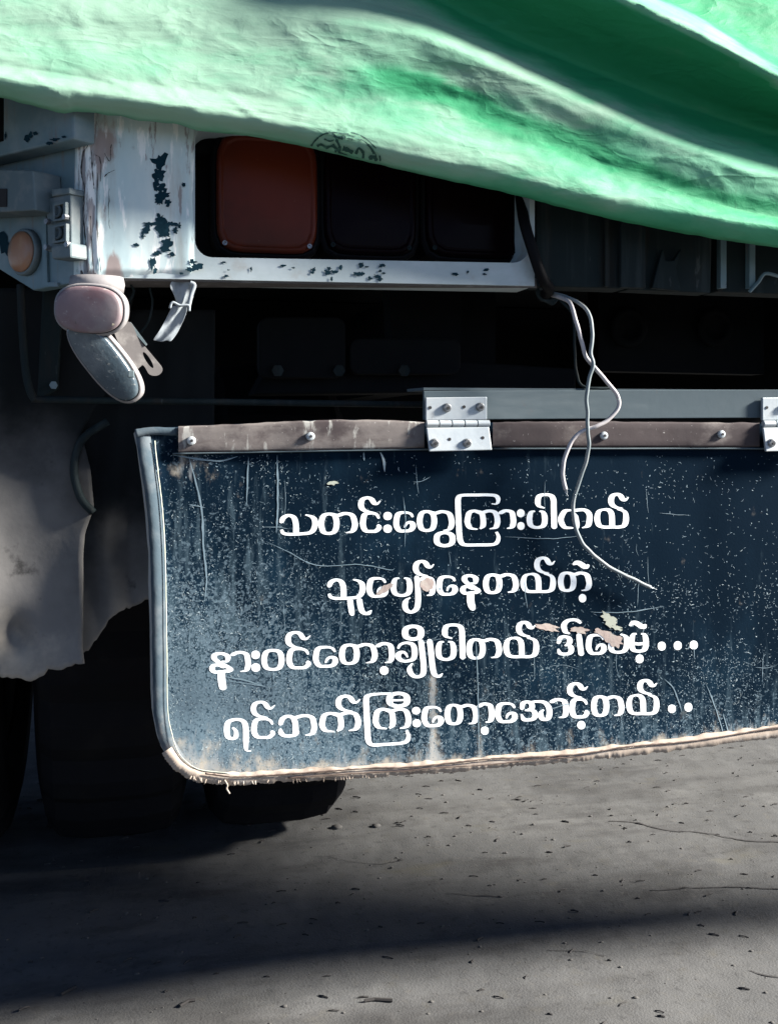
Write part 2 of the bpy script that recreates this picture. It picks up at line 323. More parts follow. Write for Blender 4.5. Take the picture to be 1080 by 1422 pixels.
# cover the post with a sheet carrying dents and the bare edge
def grid(name, us, vs, fn, mats, parent, th=0, attrs=None, **kw):
    g = M_(); n = len(us)
    g.v = [fn(u, v) for v in vs for u in us]
    g.f = [(j*n+i, (j+1)*n+i, (j+1)*n+i+1, j*n+i+1) for j in range(len(vs)-1) for i in range(n-1)]; g.m = [0]*len(g.f)
    o = link(name, g, mats, parent, True, **kw)
    for an, f in (attrs or {}).items():
        a = o.data.attributes.new(an, 'FLOAT', 'POINT'); k = 0
        for v in vs:
            for u in us: a.data[k].value = f(u, v); k += 1
    if th:
        m = o.modifiers.new('thick', 'SOLIDIFY'); m.thickness = th; m.offset = -1
    return o
def postY(u, v):
    y = -.024
    if u < 122: y = -.024+(122-u)/19*.022
    y += .0025*noise.noise((u*.02, v*.012, 2))+.0003*noise.noise((u*.10, v*.04, 8))-.0022*math.exp(-((u-136-6*noise.noise((v*.02,0,0)))/3.5)**2)*smooth((v-200)/40)
    if v > 372: y += .006*smooth((v-372)/16)
    if u > 262: y += .004*smooth((u-262)/8)
    return y
grid('corner_post', fr(102, 270, 2.5), fr(110, 386, 2.5), lambda u, v: at(u-(v-150)*.01+3 if u < 110 else u, v+(1.5*noise.noise((u*.08, 0, 0)) if v > 383 else 0), postY(u, v)), m_post, T, .004,
     {'bare': lambda u, v: .16*max(0, 1-abs(u-122)/22), 'rust': lambda u, v: .16*math.exp(-((u-140)/24)**2-((v-195)/45)**2)+.17*math.exp(-((u-160)/14)**2-((v-372)/22)**2)-.05})
# underside lip of the post
b = M_(); P = [at(112,389,-.018), at(270,389,-.018), at(742,399,-.016), at(742,397,.06), at(470,396,.06), at(180,412,.06), at(112,402,.06)]
b.prism([at(112,388,-.016), at(745,400,-.014), at(745,396,.05), at(470,393,.05), at(165,399,.05), at(120,399,.05)], Vector((0, 0, .012))); link('bottom_lip', b, m_brkt, T)
crk = M_()
for pts, w_ in [([(121,165),(122,200),(116,212),(113,240),(117,262),(116,300),(119,340),(122,378)], .9), ([(127,208),(129,240),(131,262)], .7), ([(136,240),(135,300),(138,350),(141,384)], .8), ([(126,300),(128,345),(131,383)], .7), ([(146,213),(152,224),(155,214)], .8), ([(145,246),(150,241),(160,236)], .9), ([(152,262),(151,300),(153,318)], .5), ([(133,215),(140,222),(140,252)], 1.1), ([(155,200),(154,216)], .8)]:
    P = catmull(pts, 7); vs = []
    for i, (x, y) in enumerate(P):
        h = w_*(.2+1.6*abs(noise.noise((x*.2, y*.15, w_*9)))); jx = 1.2*noise.noise((x*.1, y*.11, 5))
        for sg in (-1, 1): vs.append(at(x+jx+sg*h, y, postY(x+jx+sg*h, min(y, 372))-.0015))
    crk.add(vs, [(2*i, 2*i+1, 2*i+3, 2*i+2) for i in range(len(P)-1)])
link('paint_crack', crk, m_hole, T, kind='stuff')
# chipped paint patches (exposed dark coat)
def blob(mb, cx, cy, rx, ry, Yf, seed, n=18, ang=0, rough=.45, e=0.0):
    pts = []
    for j in range(n):
        a = 2*math.pi*j/n; k = 1+rough*noise.noise((math.cos(a)*2.1+seed*7.3, math.sin(a)*2.1+seed, .3))+rough*.7*noise.noise((math.cos(a)*5+seed, math.sin(a)*5, seed*2.))
        x = rx*k*math.cos(a); y = ry*k*math.sin(a)
        pts.append((cx+x*math.cos(ang)-y*math.sin(ang), cy+x*math.sin(ang)+y*math.cos(ang)))
    vs = [at(cx, cy, Yf(cx, cy)-e)]+[at(x, y, Yf(x, y)-e) for x, y in pts]
    mb.add(vs, [(0, (j+1) % n+1, j+1) for j in range(n)])
chip = M_(); s = 1
for (x, y, rx, ry) in [(222,226,10,12),(221,242,8,9),(217,256,4,8),(224,262,7,6),(227,270,9,6),(221,279,5,6),(233,282,5,5),(222,303,6,6),(226,313,10,9),(209,311,10,3),(203,320,5,6),(199,327,3,4),(238,311,7,3),(249,313,3,4),(244,320,4,4),(229,325,8,6),(232,338,7,6),(229,346,8,5),(218,351,5,4),(238,353,4,3),(190,340,4,2.5),(212,366,4,7),(216,376,3,4),(268,364,5,4),(274,371,7,4),(263,374,4,2.5),(252,380,3,2),(255,257,2,3)]:
    blob(chip, x, y, rx, ry, lambda u, v: postY(min(u, 262), min(v, 372)), s, e=.0006+s*.00002, rough=.9); s += 1
for i in range(28):
    x = random.choice([random.uniform(275, 735), random.gauss(430, 60), random.gauss(500, 30)]); y = 372+(x-271)*.02+random.uniform(-9, 12)
    if 274 < x < 735: blob(chip, x, y, random.uniform(1, 5), random.uniform(1, 3.4), lambda u, v: -.02, s, e=.0005+s*.00002, rough=.9); s += 1
_c = recalc(link('paint_chip', chip, m_teal, T, kind='stuff')); _c['label'] = 'dark teal patches where the pale paint has flaked off'
# lamp recess back plate and lamps
b = M_(); b.box(tuple(at(262, 372, .10)), tuple(at(750, 130, .14))); link('lamp_recess', b, m_black, T)
def tail_lamp(x0, y0, x1, y1, m, label=None):
    t = bpy.data.objects.new('tail_lamp', None); SC.collection.objects.link(t); setpar(t, T); LOC[t.name] = Vector((0, 0, 0))
    if label: t['label'] = label
    cx, cy = (x0+x1)/2, (y0+y1)/2; c = at(cx, cy, .06); wX = (at(x1, cy, .06)-at(x0, cy, .06)).length/2; hZ = (at(cx, y0, .06)-at(cx, y1, .06)).length/2
    def loft(name, prof, mm):
        q = M_(); vs = []; n = 40
        for s, h in prof:
            for j in range(n):
                a = 2*math.pi*j/n; ca, sa = math.cos(a), math.sin(a); k = (abs(ca)**6+abs(sa)**6)**(-1/6)
                vs.append(c+Vector((ca*k*(wX-s), -h, sa*k*(hZ-s))))
        K = len(prof); fs = [(i*n+j, i*n+(j+1) % n, (i+1)*n+(j+1) % n, (i+1)*n+j) for i in range(K-1) for j in range(n)]+[tuple(range((K-1)*n, K*n))]
        q.add(vs, fs); o = recalc(link(name, q, mm, t, False, bevel=.001)); return o
    loft('housing', [(-.006, -.04), (-.006, .006), (-.002, .010), (.001, .010), (.001, -.02)], m_black)
    loft('lens', [(.0015, -.03), (.0015, .014), (.004, .018), (.008, .019), (.011, .0165), (.014, .017), (.03, .018), (.05, .019)], m)
    for sx in (-1, 1):
        q = M_(); q.lathe(c+Vector((sx*(wX-.013), -.0165, -(hZ-.013))), Vector((0, -1, 0)), Vector((1, 0, 0)), [(.0035, 0), (.0035, .003), (.002, .003), (.002, .0018)], 12); link('screw', q, m_screw if m is m_redlens else m_dark2, t)
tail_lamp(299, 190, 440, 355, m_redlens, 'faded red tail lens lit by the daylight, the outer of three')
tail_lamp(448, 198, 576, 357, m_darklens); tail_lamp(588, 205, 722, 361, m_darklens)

# --- dark beam right of the lamps
b = M_(); pxprism(b, [(744,200),(870,200),(870,401),(744,397)], .02, .05); link('rear_beam', b, m_dark2, T, bevel=.002)
b = M_(); pxprism(b, [(862,262),(896,262),(896,400),(862,399)], .005, .012); link('beam_flange', b, m_dark2, T, bevel=.001); b = M_(); pxprism(b, [(840,262),(846,262),(846,398),(840,398)], .01, .008); link('beam_flange', b, m_dark2, T, bevel=.001)
b = M_(); pxprism(b, [(872,250),(990,250),(986,407),(872,402)], .03, .04); link('beam_step', b, m_dark2, T, bevel=.002)
b = M_(); pxprism(b, [(912,372),(905,400),(945,404),(938,372),(946,345),(935,362),(924,362),(920,345)],   .018, .01); link('hook', b, m_dark2, T, bevel=.0015)
b = M_(); pxprism(b, [(996,250),(2040,250),(2040,445),(996,405)], .05, .05); link('beam_extension', b, m_dark2, T, bevel=.002)
b = M_()
for x in (1000, 1040, 1110):
    b = M_(); pxprism(b, [(x,260),(x+8,260),(x+8,400),(x,400)], .038, .012); link('beam_rib', b, m_panel, T)
b = M_(); b.tube([at(x, y, .035) for x, y in catmull([(1040,405),(1052,392),(1062,380),(1085,385)], 5)], .003, 6); link('hose_clip', b, m_panel, T)

# --- angled side panel left of the post
pn = Vector((-math.sin(math.radians(50)), -math.cos(math.radians(50)), 0)); pp = at(104, 300, .0)
def ap(x, y, off=0.0): return at_pl(x, y, pp+pn*off, pn)
b = M_(); b.prism([ap(x, y) for x, y in [(104,120),(104,393),(46,403),(-120,300),(-120,110)]], -pn*.02); link('side_panel', b, m_panel, T, bevel=.002)
b = M_(); b.prism([ap(x, y, .035) for x, y in [(103,110),(103,193),(-120,245),(-120,90)]], -pn*.034); link('upper_rail', b, m_panel, T, bevel=.003)
b = M_(); b.prism([ap(x, y, .045) for x, y in [(46,236),(50,292),(-100,300),(-100,232)]], -pn*.044); link('bracket_box', b, m_block, T, bevel=.002)
b = M_(); b.prism([ap(x, y, .047) for x, y in [(-4,262),(9,262),(9,287),(-4,287)]], -pn*.003); link('bracket_slot', b, m_hole, T)
rp = ap(39, 351, .0); ux = Vector((-pn.y, pn.x, 0))
rf = bpy.data.objects.new('side_reflector', None); SC.collection.objects.link(rf); setpar(rf, T); rf['label'] = 'round dusty orange reflector'
hh = (ap(39, 320)-ap(39, 383)).length/2
b = M_(); b.lathe(rp, pn, ux, [(hh*1.03, 0), (hh*1.03, .008), (hh*.96, .011), (hh*.9, .010)], 28); link('bezel', b, m_block, rf, True)
b = M_(); b.lathe(rp, pn, ux, [(hh*.9, .009), (hh*.88, .013), (hh*.6, .016), (hh*.2, .017)], 28); link('lens', b, m_amber, rf, True)
# dark chipped marks on the panel
b = M_(); s = 50
for (x, y, rx, ry, of) in [(4,335,7,14,0),(12,345,5,9,0),(14,355,3,6,0),(38,192,5,5,.035),(43,188,3,5,.035),(50,185,3,3,.035),(68,199,5,2.5,.035),(76,194,6,2,.035),(89,190,3,1.6,.035),(8,188,1.5,5,.035)]:
    n = 14; pts = [ap(x, y, of+.0006+s*.00001)]
    for j in range(n):
        a = 2*math.pi*j/n; k = 1+.9*noise.noise((math.cos(a)*2+s, math.sin(a)*2, s*1.1)); pts.append(ap(x+rx*k*math.cos(a), y+ry*k*math.sin(a), of+.0006+s*.00001))
    b.add(pts, [(0, (j+1) % n+1, j+1) for j in range(n)]); s += 1
recalc(link('paint_chip', b, m_teal, T, kind='stuff'))
# connector block with two sockets
cb = bpy.data.objects.new('connector_block', None); SC.collection.objects.link(cb); setpar(cb, T)
b = M_(); b.prism([ap(x, y, .022) for x, y in [(64,276),(98,268),(99,345),(67,350)]], -pn*.021); b.prism([ap(x, y, .026) for x, y in [(72,262),(96,260),(97,269),(71,273)]], -pn*.025); link('housing', b, m_block, cb, bevel=.002)
b = M_(); b.prism([ap(x, y, .030) for x, y in [(70,342),(97,336),(98,358),(72,360)]], -pn*.029); link('cap', b, m_block, cb, bevel=.003)
for (x0, y0, x1, y1) in [(73,283,91,308),(73,313,92,338)]:
    b = M_(); b.ring([ap(x, y, .028) for x, y in [(x0,y0),(x1,y0-3),(x1,y1-3),(x0,y1)]], [ap(x, y, .028) for x, y in [(x0+3,y0+3),(x1-3,y0),(x1-3,y1-6),(x0+3,y1-3)]], -pn*.006); link('socket', b, m_block, cb, bevel=.0008)
    b = M_(); b.lathe(ap((x0+x1)/2, (y0+y1)/2-2, .0225), pn, ux, [(.009, 0), (.009, .004), (.006, .0045), (.0055, .001)], 16); link('pin', b, m_rail, cb, True)
for (x, y) in [(68,344),(97,340),(69,308),(94,302)]:
    b = M_(); b.lathe(ap(x, y, .026), pn, ux, [(.004, 0), (.004, .006), (.002, .006)], 8); link('screw', b, m_screw, cb)
b = M_(); b.prism([ap(x, y, .004) for x, y in [(58,300),(64,298),(66,392),(80,392),(80,398),(60,398)]], -pn*.003); link('cover_strip', b, m_panel, T)

# --- broken marker lamps under the corner post
def capsule(name, c, ax_n, u, L, R, dep, shellm, lensm, label):
    t = bpy.data.objects.new(name, None); SC.collection.objects.link(t); setpar(t, T); t['label'] = label
    n = 48; ax_n = ax_n.normalized(); u = u.normalized(); v = ax_n.cross(u).normalized()
    def outline(k, h):
        out = []
        for j in range(n):
            a = 2*math.pi*j/n; ca, sa = math.cos(a), math.sin(a)
            q = (abs(ca)**2.55+abs(sa)**2.55)**(-1/2.55)
            out.append(c+ax_n*h+u*(ca*q*(L-k))+v*(sa*q*(R-k)))
        return out
    def loft(nm, prof, m):
        q = M_(); vs = []; [vs.extend(outline(k, h)) for k, h in prof]; K = len(prof)
        q.add(vs, [(i*n+j, i*n+(j+1) % n, (i+1)*n+(j+1) % n, (i+1)*n+j) for i in range(K-1) for j in range(n)]+[tuple(range(n-1, -1, -1)), tuple(range((K-1)*n, K*n))])
        return recalc(link(nm, q, m, t, True))
    loft('shell', [(.012, -dep), (.002, -dep*.8), (0, -dep*.3), (0, 0), (.0008, .0022), (.0022, .0032), (.0045, .0028)], shellm)
    loft('gasket', [(.003, -.004), (.0031, .0048), (.006, .0048)], m_black)
    loft('lens', [(.0042, .003), (.0038, .0095), (.0046, .0125), (.0066, .0143), (.0095, .0150), (.02, .0162)], lensm)
    return t
c1 = at(126, 430, -.055); nrm = Vector((-.22, -1, -.12))
L1 = capsule('marker_lamp', c1, nrm, Vector((1, -.22, -.06)), .047, .034, .03, m_shell, m_pink, 'oval side marker lamp with a dusty faded pink lens')
b = M_(); b.prism([at(x, y, -.0745) for x, y in [(155,419),(162,417),(165,422),(165,444),(161,452),(154,453)]], Vector((0, .006, 0))); link('side_window', b, m_cream, L1, bevel=.002)
b = M_(); b.lathe(at(135, 395, -.03), Vector((0, 0, 1)), Vector((1, 0, 0)), [(.034, -.012), (.036, .0), (.034, .010)], 24, sx=1.0, sy=.7); link('mount_boot', b, m_shell, L1, True)
c2 = at(146, 501, -.035); dv = (at(180, 540, -.035)-at(112, 455, -.035)).normalized()
L2 = capsule('marker_lamp', c2, Vector((-.25, -1, -.05)), dv+Vector((0, .1, 0)), .066, .027, .026, m_shell, m_clear, 'elongated clear marker lamp hanging loose at a slant below the pink one')
b = M_(); q0 = at(178, 524, -.06); b.box(tuple(q0), tuple(q0+Vector((.008, .006, .009)))); link('retainer', b, m_block, L2, bevel=.001)
# slotted bracket
slotO = catmull([(158,455),(180,447),(193,470),(215,497),(226,512),(220,521),(208,520),(200,508),(190,506),(186,516),(172,490)], 4, True)
sl_in = [(197,486),(202,490),(214,507),(212,511),(206,507)]
cin = (206, 500); k = len(slotO)
import math as _m
def near_in(i):
    x, y = slotO[i]; a = _m.atan2(y-cin[1], x-cin[0]); ca, sa = _m.cos(a), _m.sin(a)
    rx = 13*abs(1); ang = _m.radians(58); lx = ca*_m.cos(ang)+sa*_m.sin(ang); ly = -ca*_m.sin(ang)+sa*_m.cos(ang)
    r = 1/_m.sqrt((lx/13)**2+(ly/3.2)**2); return (cin[0]+ca*r, cin[1]+sa*r)
b = M_(); b.ring([at(x, y, -.02+(x-150)*.0002) for x, y in slotO], [at(*near_in(i), -.02+(near_in(i)[0]-150)*.0002) for i in range(k)], Vector((0, .003, 0))); link('slotted_bracket', b, m_brkt, T)
b = M_(); b.prism([at(x, y, -.012) for x, y in [(176,450),(182,447),(205,478),(203,480)]], Vector((0, .012, 0))); link('bracket_edge', b, m_block, T)
b = M_(); b.tube([at(x, y, .02) for x, y in catmull([(182,395),(186,405),(180,418),(176,425)], 5)], .0018, 6); link('lamp_wire', b, m_dark2, T); b = M_(); b.tube([at(x, y, .03) for x, y in catmull([(208,400),(212,420),(207,445),(196,462)], 5)], .0015, 6); link('lamp_wire', b, m_dark2, T)

# --- frame rods, left
b = M_(); b.tube([at(x, y, .10) for x, y in catmull([(29,395),(31,450),(36,515),(43,545),(50,556)], 5)], .0055, 8); link('stay_rod', b, m_dark2, T, True)
b = M_(); b.tube([at(x, y, .10) for x, y in [(44,554),(130,556),(300,558),(588,562)]], .005, 8); link('cross_rod', b, m_dark2, T, True)
b = M_(); pxprism(b, [(60,395),(88,395),(80,540),(52,556)], .13, .03); link('hanger_post', b, m_dark2, T, bevel=.002)
b = M_(); b.lathe(at(75, 535, .125), Vector((0, -1, 0)), Vector((1, 0, 0)), [(.006, 0), (.006, .006), (.003, .006)], 6); link('bolt', b, m_panel, T)

# --- dusty rubber sheets in front of the wheels
def rag(v, s): return 7*noise.noise((v*.07, s, 0))+4*noise.noise((v*.21, s, 3))
botL = [(-260,915),(-60,925),(0,940),(18,941),(38,947),(58,938),(62,930),(80,932),(100,921),(116,923),(122,905)]
def sheetY(u, v): return .17+.02*math.sin(u*.035)*smooth((v-560)/300)+.018*noise.noise((u*.012, v*.008, 4))+(.03*math.exp(-((u-20)/22)**2-((v-880)/25)**2))
def rightL(v): return interp([(400,190),(540,150),(600,112),(650,126),(705,131),(740,117),(770,114),(900,113),(950,119)], v)
us = [i/60 for i in range(61)]; vs_ = [i/70 for i in range(71)]
def sh(a, t):
    u = -260+(373)*a; bt = interp(botL, u)+rag(u*4, 1)*.6; v = 400+(bt-400)*t; r = rightL(v); u2 = -260+(r+260)*a
    return u2, v
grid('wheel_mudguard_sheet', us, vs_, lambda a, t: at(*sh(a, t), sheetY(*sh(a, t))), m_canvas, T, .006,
     {'dust_shade': lambda a, t: -.09+.48*smooth((sh(a, t)[1]-480)/280)-.12*smooth((sh(a,t)[0]-60)/70), 'dirt': lambda a, t: .30*smooth((sh(a, t)[1]-780)/170)+.08*math.exp(-((sh(a, t)[0]-30)/60)**2)*smooth((sh(a,t)[1]-600)/200)-.04})  # dusty low down; the blackening towards the top is painted-in shade
botR = [(110,912),(125,900),(140,880),(150,862),(165,850),(185,842),(205,833),(300,815)]
def sh2(a, t):
    u = 108+190*a; bt = interp(botR, u)+rag(u*4, 6)*.6; return u, 430+(bt-430)*t
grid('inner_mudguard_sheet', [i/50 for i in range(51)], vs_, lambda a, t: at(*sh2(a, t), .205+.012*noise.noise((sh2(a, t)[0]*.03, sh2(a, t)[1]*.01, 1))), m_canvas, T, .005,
     {'dust_shade': lambda a, t: -.22+.42*smooth((sh2(a, t)[1]-560)/240), 'dirt': lambda a, t: -.16+.26*smooth((sh2(a, t)[1]-760)/90)})  # upper part darkened likewise, shade painted into the rubber colour
b = M_(); b.tube([at(x, y, .16) for x, y in catmull([(150,585),(115,610),(103,650),(112,690),(130,712)], 6)], .006, 8); link('hoop', b, m_dark2, T, True)

# --- wheels: dual tyres
def tyre(xc, wd, Yc, R):
    wh = bpy.data.objects.new('wheel', None); SC.collection.objects.link(wh); setpar(wh, T)
    prof = []  # (x, r)
    for t, r in [(-.42,.60),(-.50,.72),(-.5,.84),(-.455,.94),(-.38,.985),(-.2,1.0),(0,1.0),(.2,1.0),(.38,.985),(.455,.94),(.5,.84),(.5,.72),(.42,.60)]: prof.append((xc+t*wd, r*R))
    n = 72; q = M_(); vs = []
    for j in range(n):
        a = 2*math.pi*j/n
        for i, (x, r) in enumerate(prof):
            g = .016 if (j % 3 == 0 and 2 < i < 10) else 0
            if i in (5, 7): g = max(g, .0)
            vs.append((x, Yc+(r-g)*math.cos(a), R*.995+(r-g)*math.sin(a)))
    m = len(prof); q.add(vs, [(j*m+i, j*m+i+1, ((j+1) % n)*m+i+1, ((j+1) % n)*m+i) for j in range(n) for i in range(m-1)])
    recalc(link('tyre', q, m_tyre, wh))
    q = M_(); q.lathe(Vector((xc, Yc, R*.995)), Vector((1, 0, 0)), Vector((0, 1, 0)), [(R*.62, -wd*.40), (R*.58, -wd*.3), (R*.5, -wd*.1), (R*.2, -wd*.05), (R*.2, wd*.1), (R*.5, wd*.1), (R*.62, wd*.40)], 32); link('rim', q, m_dark, wh, True)
    q = M_(); q.lathe(Vector((xc, Yc, R*.995)), Vector((1, 0, 0)), Vector((0, 1, 0)), [(R*.16, -wd*.45), (R*.16, wd*.3)], 20); link('hub', q, m_dark, wh, True)
tyre(-.055, .29, 1.02, .52); tyre(-.39, .29, 1.02, .52); tyre(-.74, .29, 1.02, .52)

# ------------------------------------------------------------ the rear flap (hangs from hinges)
flap = bpy.data.objects.new('mud_flap', None); SC.collection.objects.link(flap); setpar(flap, T)
flap['label'] = 'scuffed navy rear mud flap with four lines of white Burmese lettering'
UR = 2038; ZB = .2925
def zpx(u, z, Y=0): # row at which height z shows on plane Y at column u
    a = (u-540)/FP; t = (Y-CAM.y)/(CT-a*ST); return HOR-(z-CAM.z)/t*FP
botF = [(188,600),(190,615),(194,640),(200,675),(205,715),(209,770),(211,840),(212,910),(213,975),(217,1010),(224,1035),(233,1053),(246,1068),(262,1077),(285,1083),(320,1086),(400,1082),(500,1077),(620,1069),(750,1058),(870,1047),(1080,1020)]
def bot(u): return interp(botF, u) if u <= 1080 else zpx(u, CAM.z-(1020-600)/FP*( -CAM.y/(CT-(540/FP)*ST)))
topF = [(188,598),(192,595),(240,593),(300,590),(350,588),(400,585),(460,583),(530,583),(590,586),(700,587),(1080,587),(2038,588)]
def top(u): return interp(topF, u)
def Yf(u, v):
    y = .004*math.sin(u*.006)+.012*smooth((260-u)/80)*0
    y += -.018*smooth((235-u)/50)*smooth((v-590)/60)*(1-smooth((v-1000)/100))  # edge curls toward the viewer
    y += .0045*noise.noise((u*.006, v*.006, 3))+.0012*noise.noise((u*.02, v*.012, 9))
    y += -.010*smooth((v-980)/100)
    return y
uf = fr(188, 214, 1.3)+fr(215, 300, 5)[0:]+fr(306, 1100, 6)+fr(1115, 2038, 28)
tf = [i/80 for i in range(81)]
def dirtf(u, v):
    db_ = bot(u)-v
    d = .38*math.exp(-max(0, db_-4)/14)+.12*math.exp(-max(0, db_)/50)*(1.3-.9*smooth((u-420)/300))
    d += .22*math.exp(-((u-262)/40)**2-((v-650)/26)**2)+.14*math.exp(-((u-255)/70)**2-((v-1050)/40)**2)
    d += .34*math.exp(-((u-601-4*noise.noise((v*.03,1,1)))/7)**2)*smooth((v-900)/25)+.2*math.exp(-((u-666)/5)**2)*smooth((v-900)/150)
    return d-.02
def mistf(u, v):
    h = smooth((v-620)/420); l = 1-smooth((u-210)/520)
    return -.13+.12*h+.17*l*(.6+.4*h)-.05*smooth((u-700)/300)*(1-h)+.06*math.exp(-(bot(u)-v)/60)
grid('panel', uf, tf, lambda u, t: at(u, top(u)+(bot(u)-top(u))*t, Yf(u, top(u)+(bot(u)-top(u))*t)), m_flap, flap, .006,
     {'dirt': lambda u, t: dirtf(u, top(u)+(bot(u)-top(u))*t), 'dust_shade': lambda u, t: mistf(u, top(u)+(bot(u)-top(u))*t)})
# edge strips along a px path, raised
def strip(name, path, w0, w1, m, parent, e=.002, th=.003, rag_=0, dirt=None, n=6, w1rag=0):
    P = catmull(path, n); g = M_(); k = len(P); vs = []
    for i, (x, y) in enumerate(P):
        a = P[max(i-1, 0)]; c = P[min(i+1, k-1)]; dx, dy = c[0]-a[0], c[1]-a[1]; l = math.hypot(dx, dy) or 1; nx_, ny_ = -dy/l, dx/l
        r = rag_*(noise.noise((x*.11, y*.11, 1))+.8*noise.noise((x*.45, y*.45, 5))); r2 = w1rag*noise.noise((x*.07, y*.07, 8))
        p0 = (x+nx_*(w0+r), y+ny_*(w0+r)); p1 = (x+nx_*(w1+r2), y+ny_*(w1+r2)); pm = ((p0[0]+p1[0])/2, (p0[1]+p1[1])/2)
        for (q, h) in ((p0, .4), (pm, 1.0), (p1, .4), (p1, -.3), (p0, -.3)): vs.append(at(q[0], q[1], Yf(q[0], q[1])-e-th*h))
    g.add(vs, [(i*5+j, (i+1)*5+j, (i+1)*5+(j+1) % 5, i*5+(j+1) % 5) for i in range(k-1) for j in range(5)]+[(0,1,2,3,4), tuple((k-1)*5+j for j in (4,3,2,1,0))])
    o = recalc(link(name, g, m, parent, True))
    if dirt:
        A_ = o.data.attributes.new('dirt', 'FLOAT', 'POINT')
        for i, v in enumerate(o.data.vertices): A_.data[i].value = dirt(*topx(*v.co))
    return o
strip('edge_binding', [(188,598),(194,640),(200,675),(205,715),(209,770),(211,840),(212,910),(213,975),(217,1010),(224,1035),(240,1062)], 0, -20, m_bind, flap, e=.002, th=.0012, rag_=1.2, dirt=lambda u, v: .25*smooth((v-960)/90)-.1)
strip('edge_binding', [(188,600),(210,597),(248,598)], -4, 7, m_bind, flap, th=.0015, rag_=.5, dirt=lambda u, v: -.05, e=.004)
strip('stitch_line', [(215,612),(219,650),(225,700),(229,760),(231,840),(232,920),(233,985),(239,1020),(250,1048),(275,1068),(320,1074)], -.8, .8, m_peel2, flap, e=.0055, th=.0006, rag_=.5)
EP = [(228,1044),(240,1062),(262,1077),(285,1084),(330,1086),(400,1082),(500,1077),(560,1073),(620,1069),(680,1064),(750,1058),(810,1053),(870,1047),(960,1036),(1080,1020),(1200,1004),(1400,bot(1400)),(1650,bot(1650)),(2030,bot(2030))]
strip('bottom_hem', EP, 3.5, -14, m_hem, flap, e=.003, th=.004, rag_=2.4, n=24, w1rag=3)
strip('hem_seam', [(x, y-8-2*math.sin(x*.03)-4*math.exp(-((x-590)/25)**2)) for x, y in EP[3:]], -1.2, 1.1, m_seam, flap, e=.0085, th=.0009, rag_=1.2, n=16)
strip('hem_seam', [(x, y-3+1.5*math.sin(x*.05)) for x, y in EP[5:12]], -.8, .7, m_seam, flap, e=.0085, th=.0008, rag_=1.0, n=16)
# frayed threads
b = M_()
for i in range(46):
    u = random.choice([random.uniform(250, 900), random.gauss(320, 40), random.gauss(500, 60)]); 
    if u < 240: continue
    v = bot(u)+2; L = random.uniform(1.5, 4.5); dx = random.uniform(-4, 4)
    b.tube([at(u, v-3, -.012), at(u+dx*.5, v+L*.5, -.014), at(u+dx, v+L, -.012)], lambda t: .0012*(1-t*.7), 5)
b.tube([at(x, y, -.015) for x, y in catmull([(312,1083),(316,1090),(315,1095),(319,1102)], 5)], .0013, 5)
link('frayed_thread', b, m_hem, flap, kind='stuff')
# batten along the top
BT = [(248,592,629),(300,590,628),(350,588,627),(400,585,626),(460,583,625),(530,583,624),(589,586,622)]
def batten(pts, name, dust, m=m_batten):
    U = [p[0] for p in pts]; us_ = fr(U[0], U[-1], 6)
    o = grid(name, us_, [0, .04, .08, .3, .5, .7, .92, .96, 1], lambda u, t: at(u, interp([(p[0], p[1]) for p in pts], u)*(1-t)+interp([(p[0], p[2]) for p in pts], u)*t+(1.2*noise.noise((u*.05, t, 0)) if t in (0, 1) else 0),
        Yf(u, 600)-.0055-.0035*min(1, min(t, 1-t)/.05)), m, flap, 0, {'dust': dust}); return o
batten(BT, 'top_batten', lambda u, t: .10+.06*noise.noise((u*.02, t, 0)))
batten([(684,586,621),(800,585,621),(1054,587,621)], 'top_batten', lambda u, t: -.06)
batten([(1142,587,621),(1500,588,zpx(1500,.8505)),(2030,589,zpx(2030,.8505))], 'top_batten', lambda u, t: -.06)
strip('batten_lip', [(240,630),(350,628),(460,626),(600,624)], -1.2, 1.2, m_rail, flap, e=.006, th=.002)
strip('batten_lip', [(684,623),(850,623),(1060,623),(1400,626)], -1.2, 1.2, m_rail, flap, e=.006, th=.002)
def rivet(px, py, r, Y, parent, nm='rivet'):
    c = at(px, py, Y); q = M_()
    q.lathe(c, Vector((0, -1, 0)), Vector((1, 0, 0)), [(r, -.002), (r, .0012), (r*.85, .003), (r*.5, .0036)], 14); q.lathe(c+Vector((0, -.0036, 0)), Vector((0, -1, 0)), Vector((1, 0, 0)), [(r*.32, 0), (r*.32, .0015)], 8, 1)
    link(nm, q, [m_hinge, m_hole], parent)
for (x, y) in [(266,612),(431,606),(838,605),(1001,603),(1200,604)]: rivet(x, y, .0062, Yf(x, y)-.0105, flap)
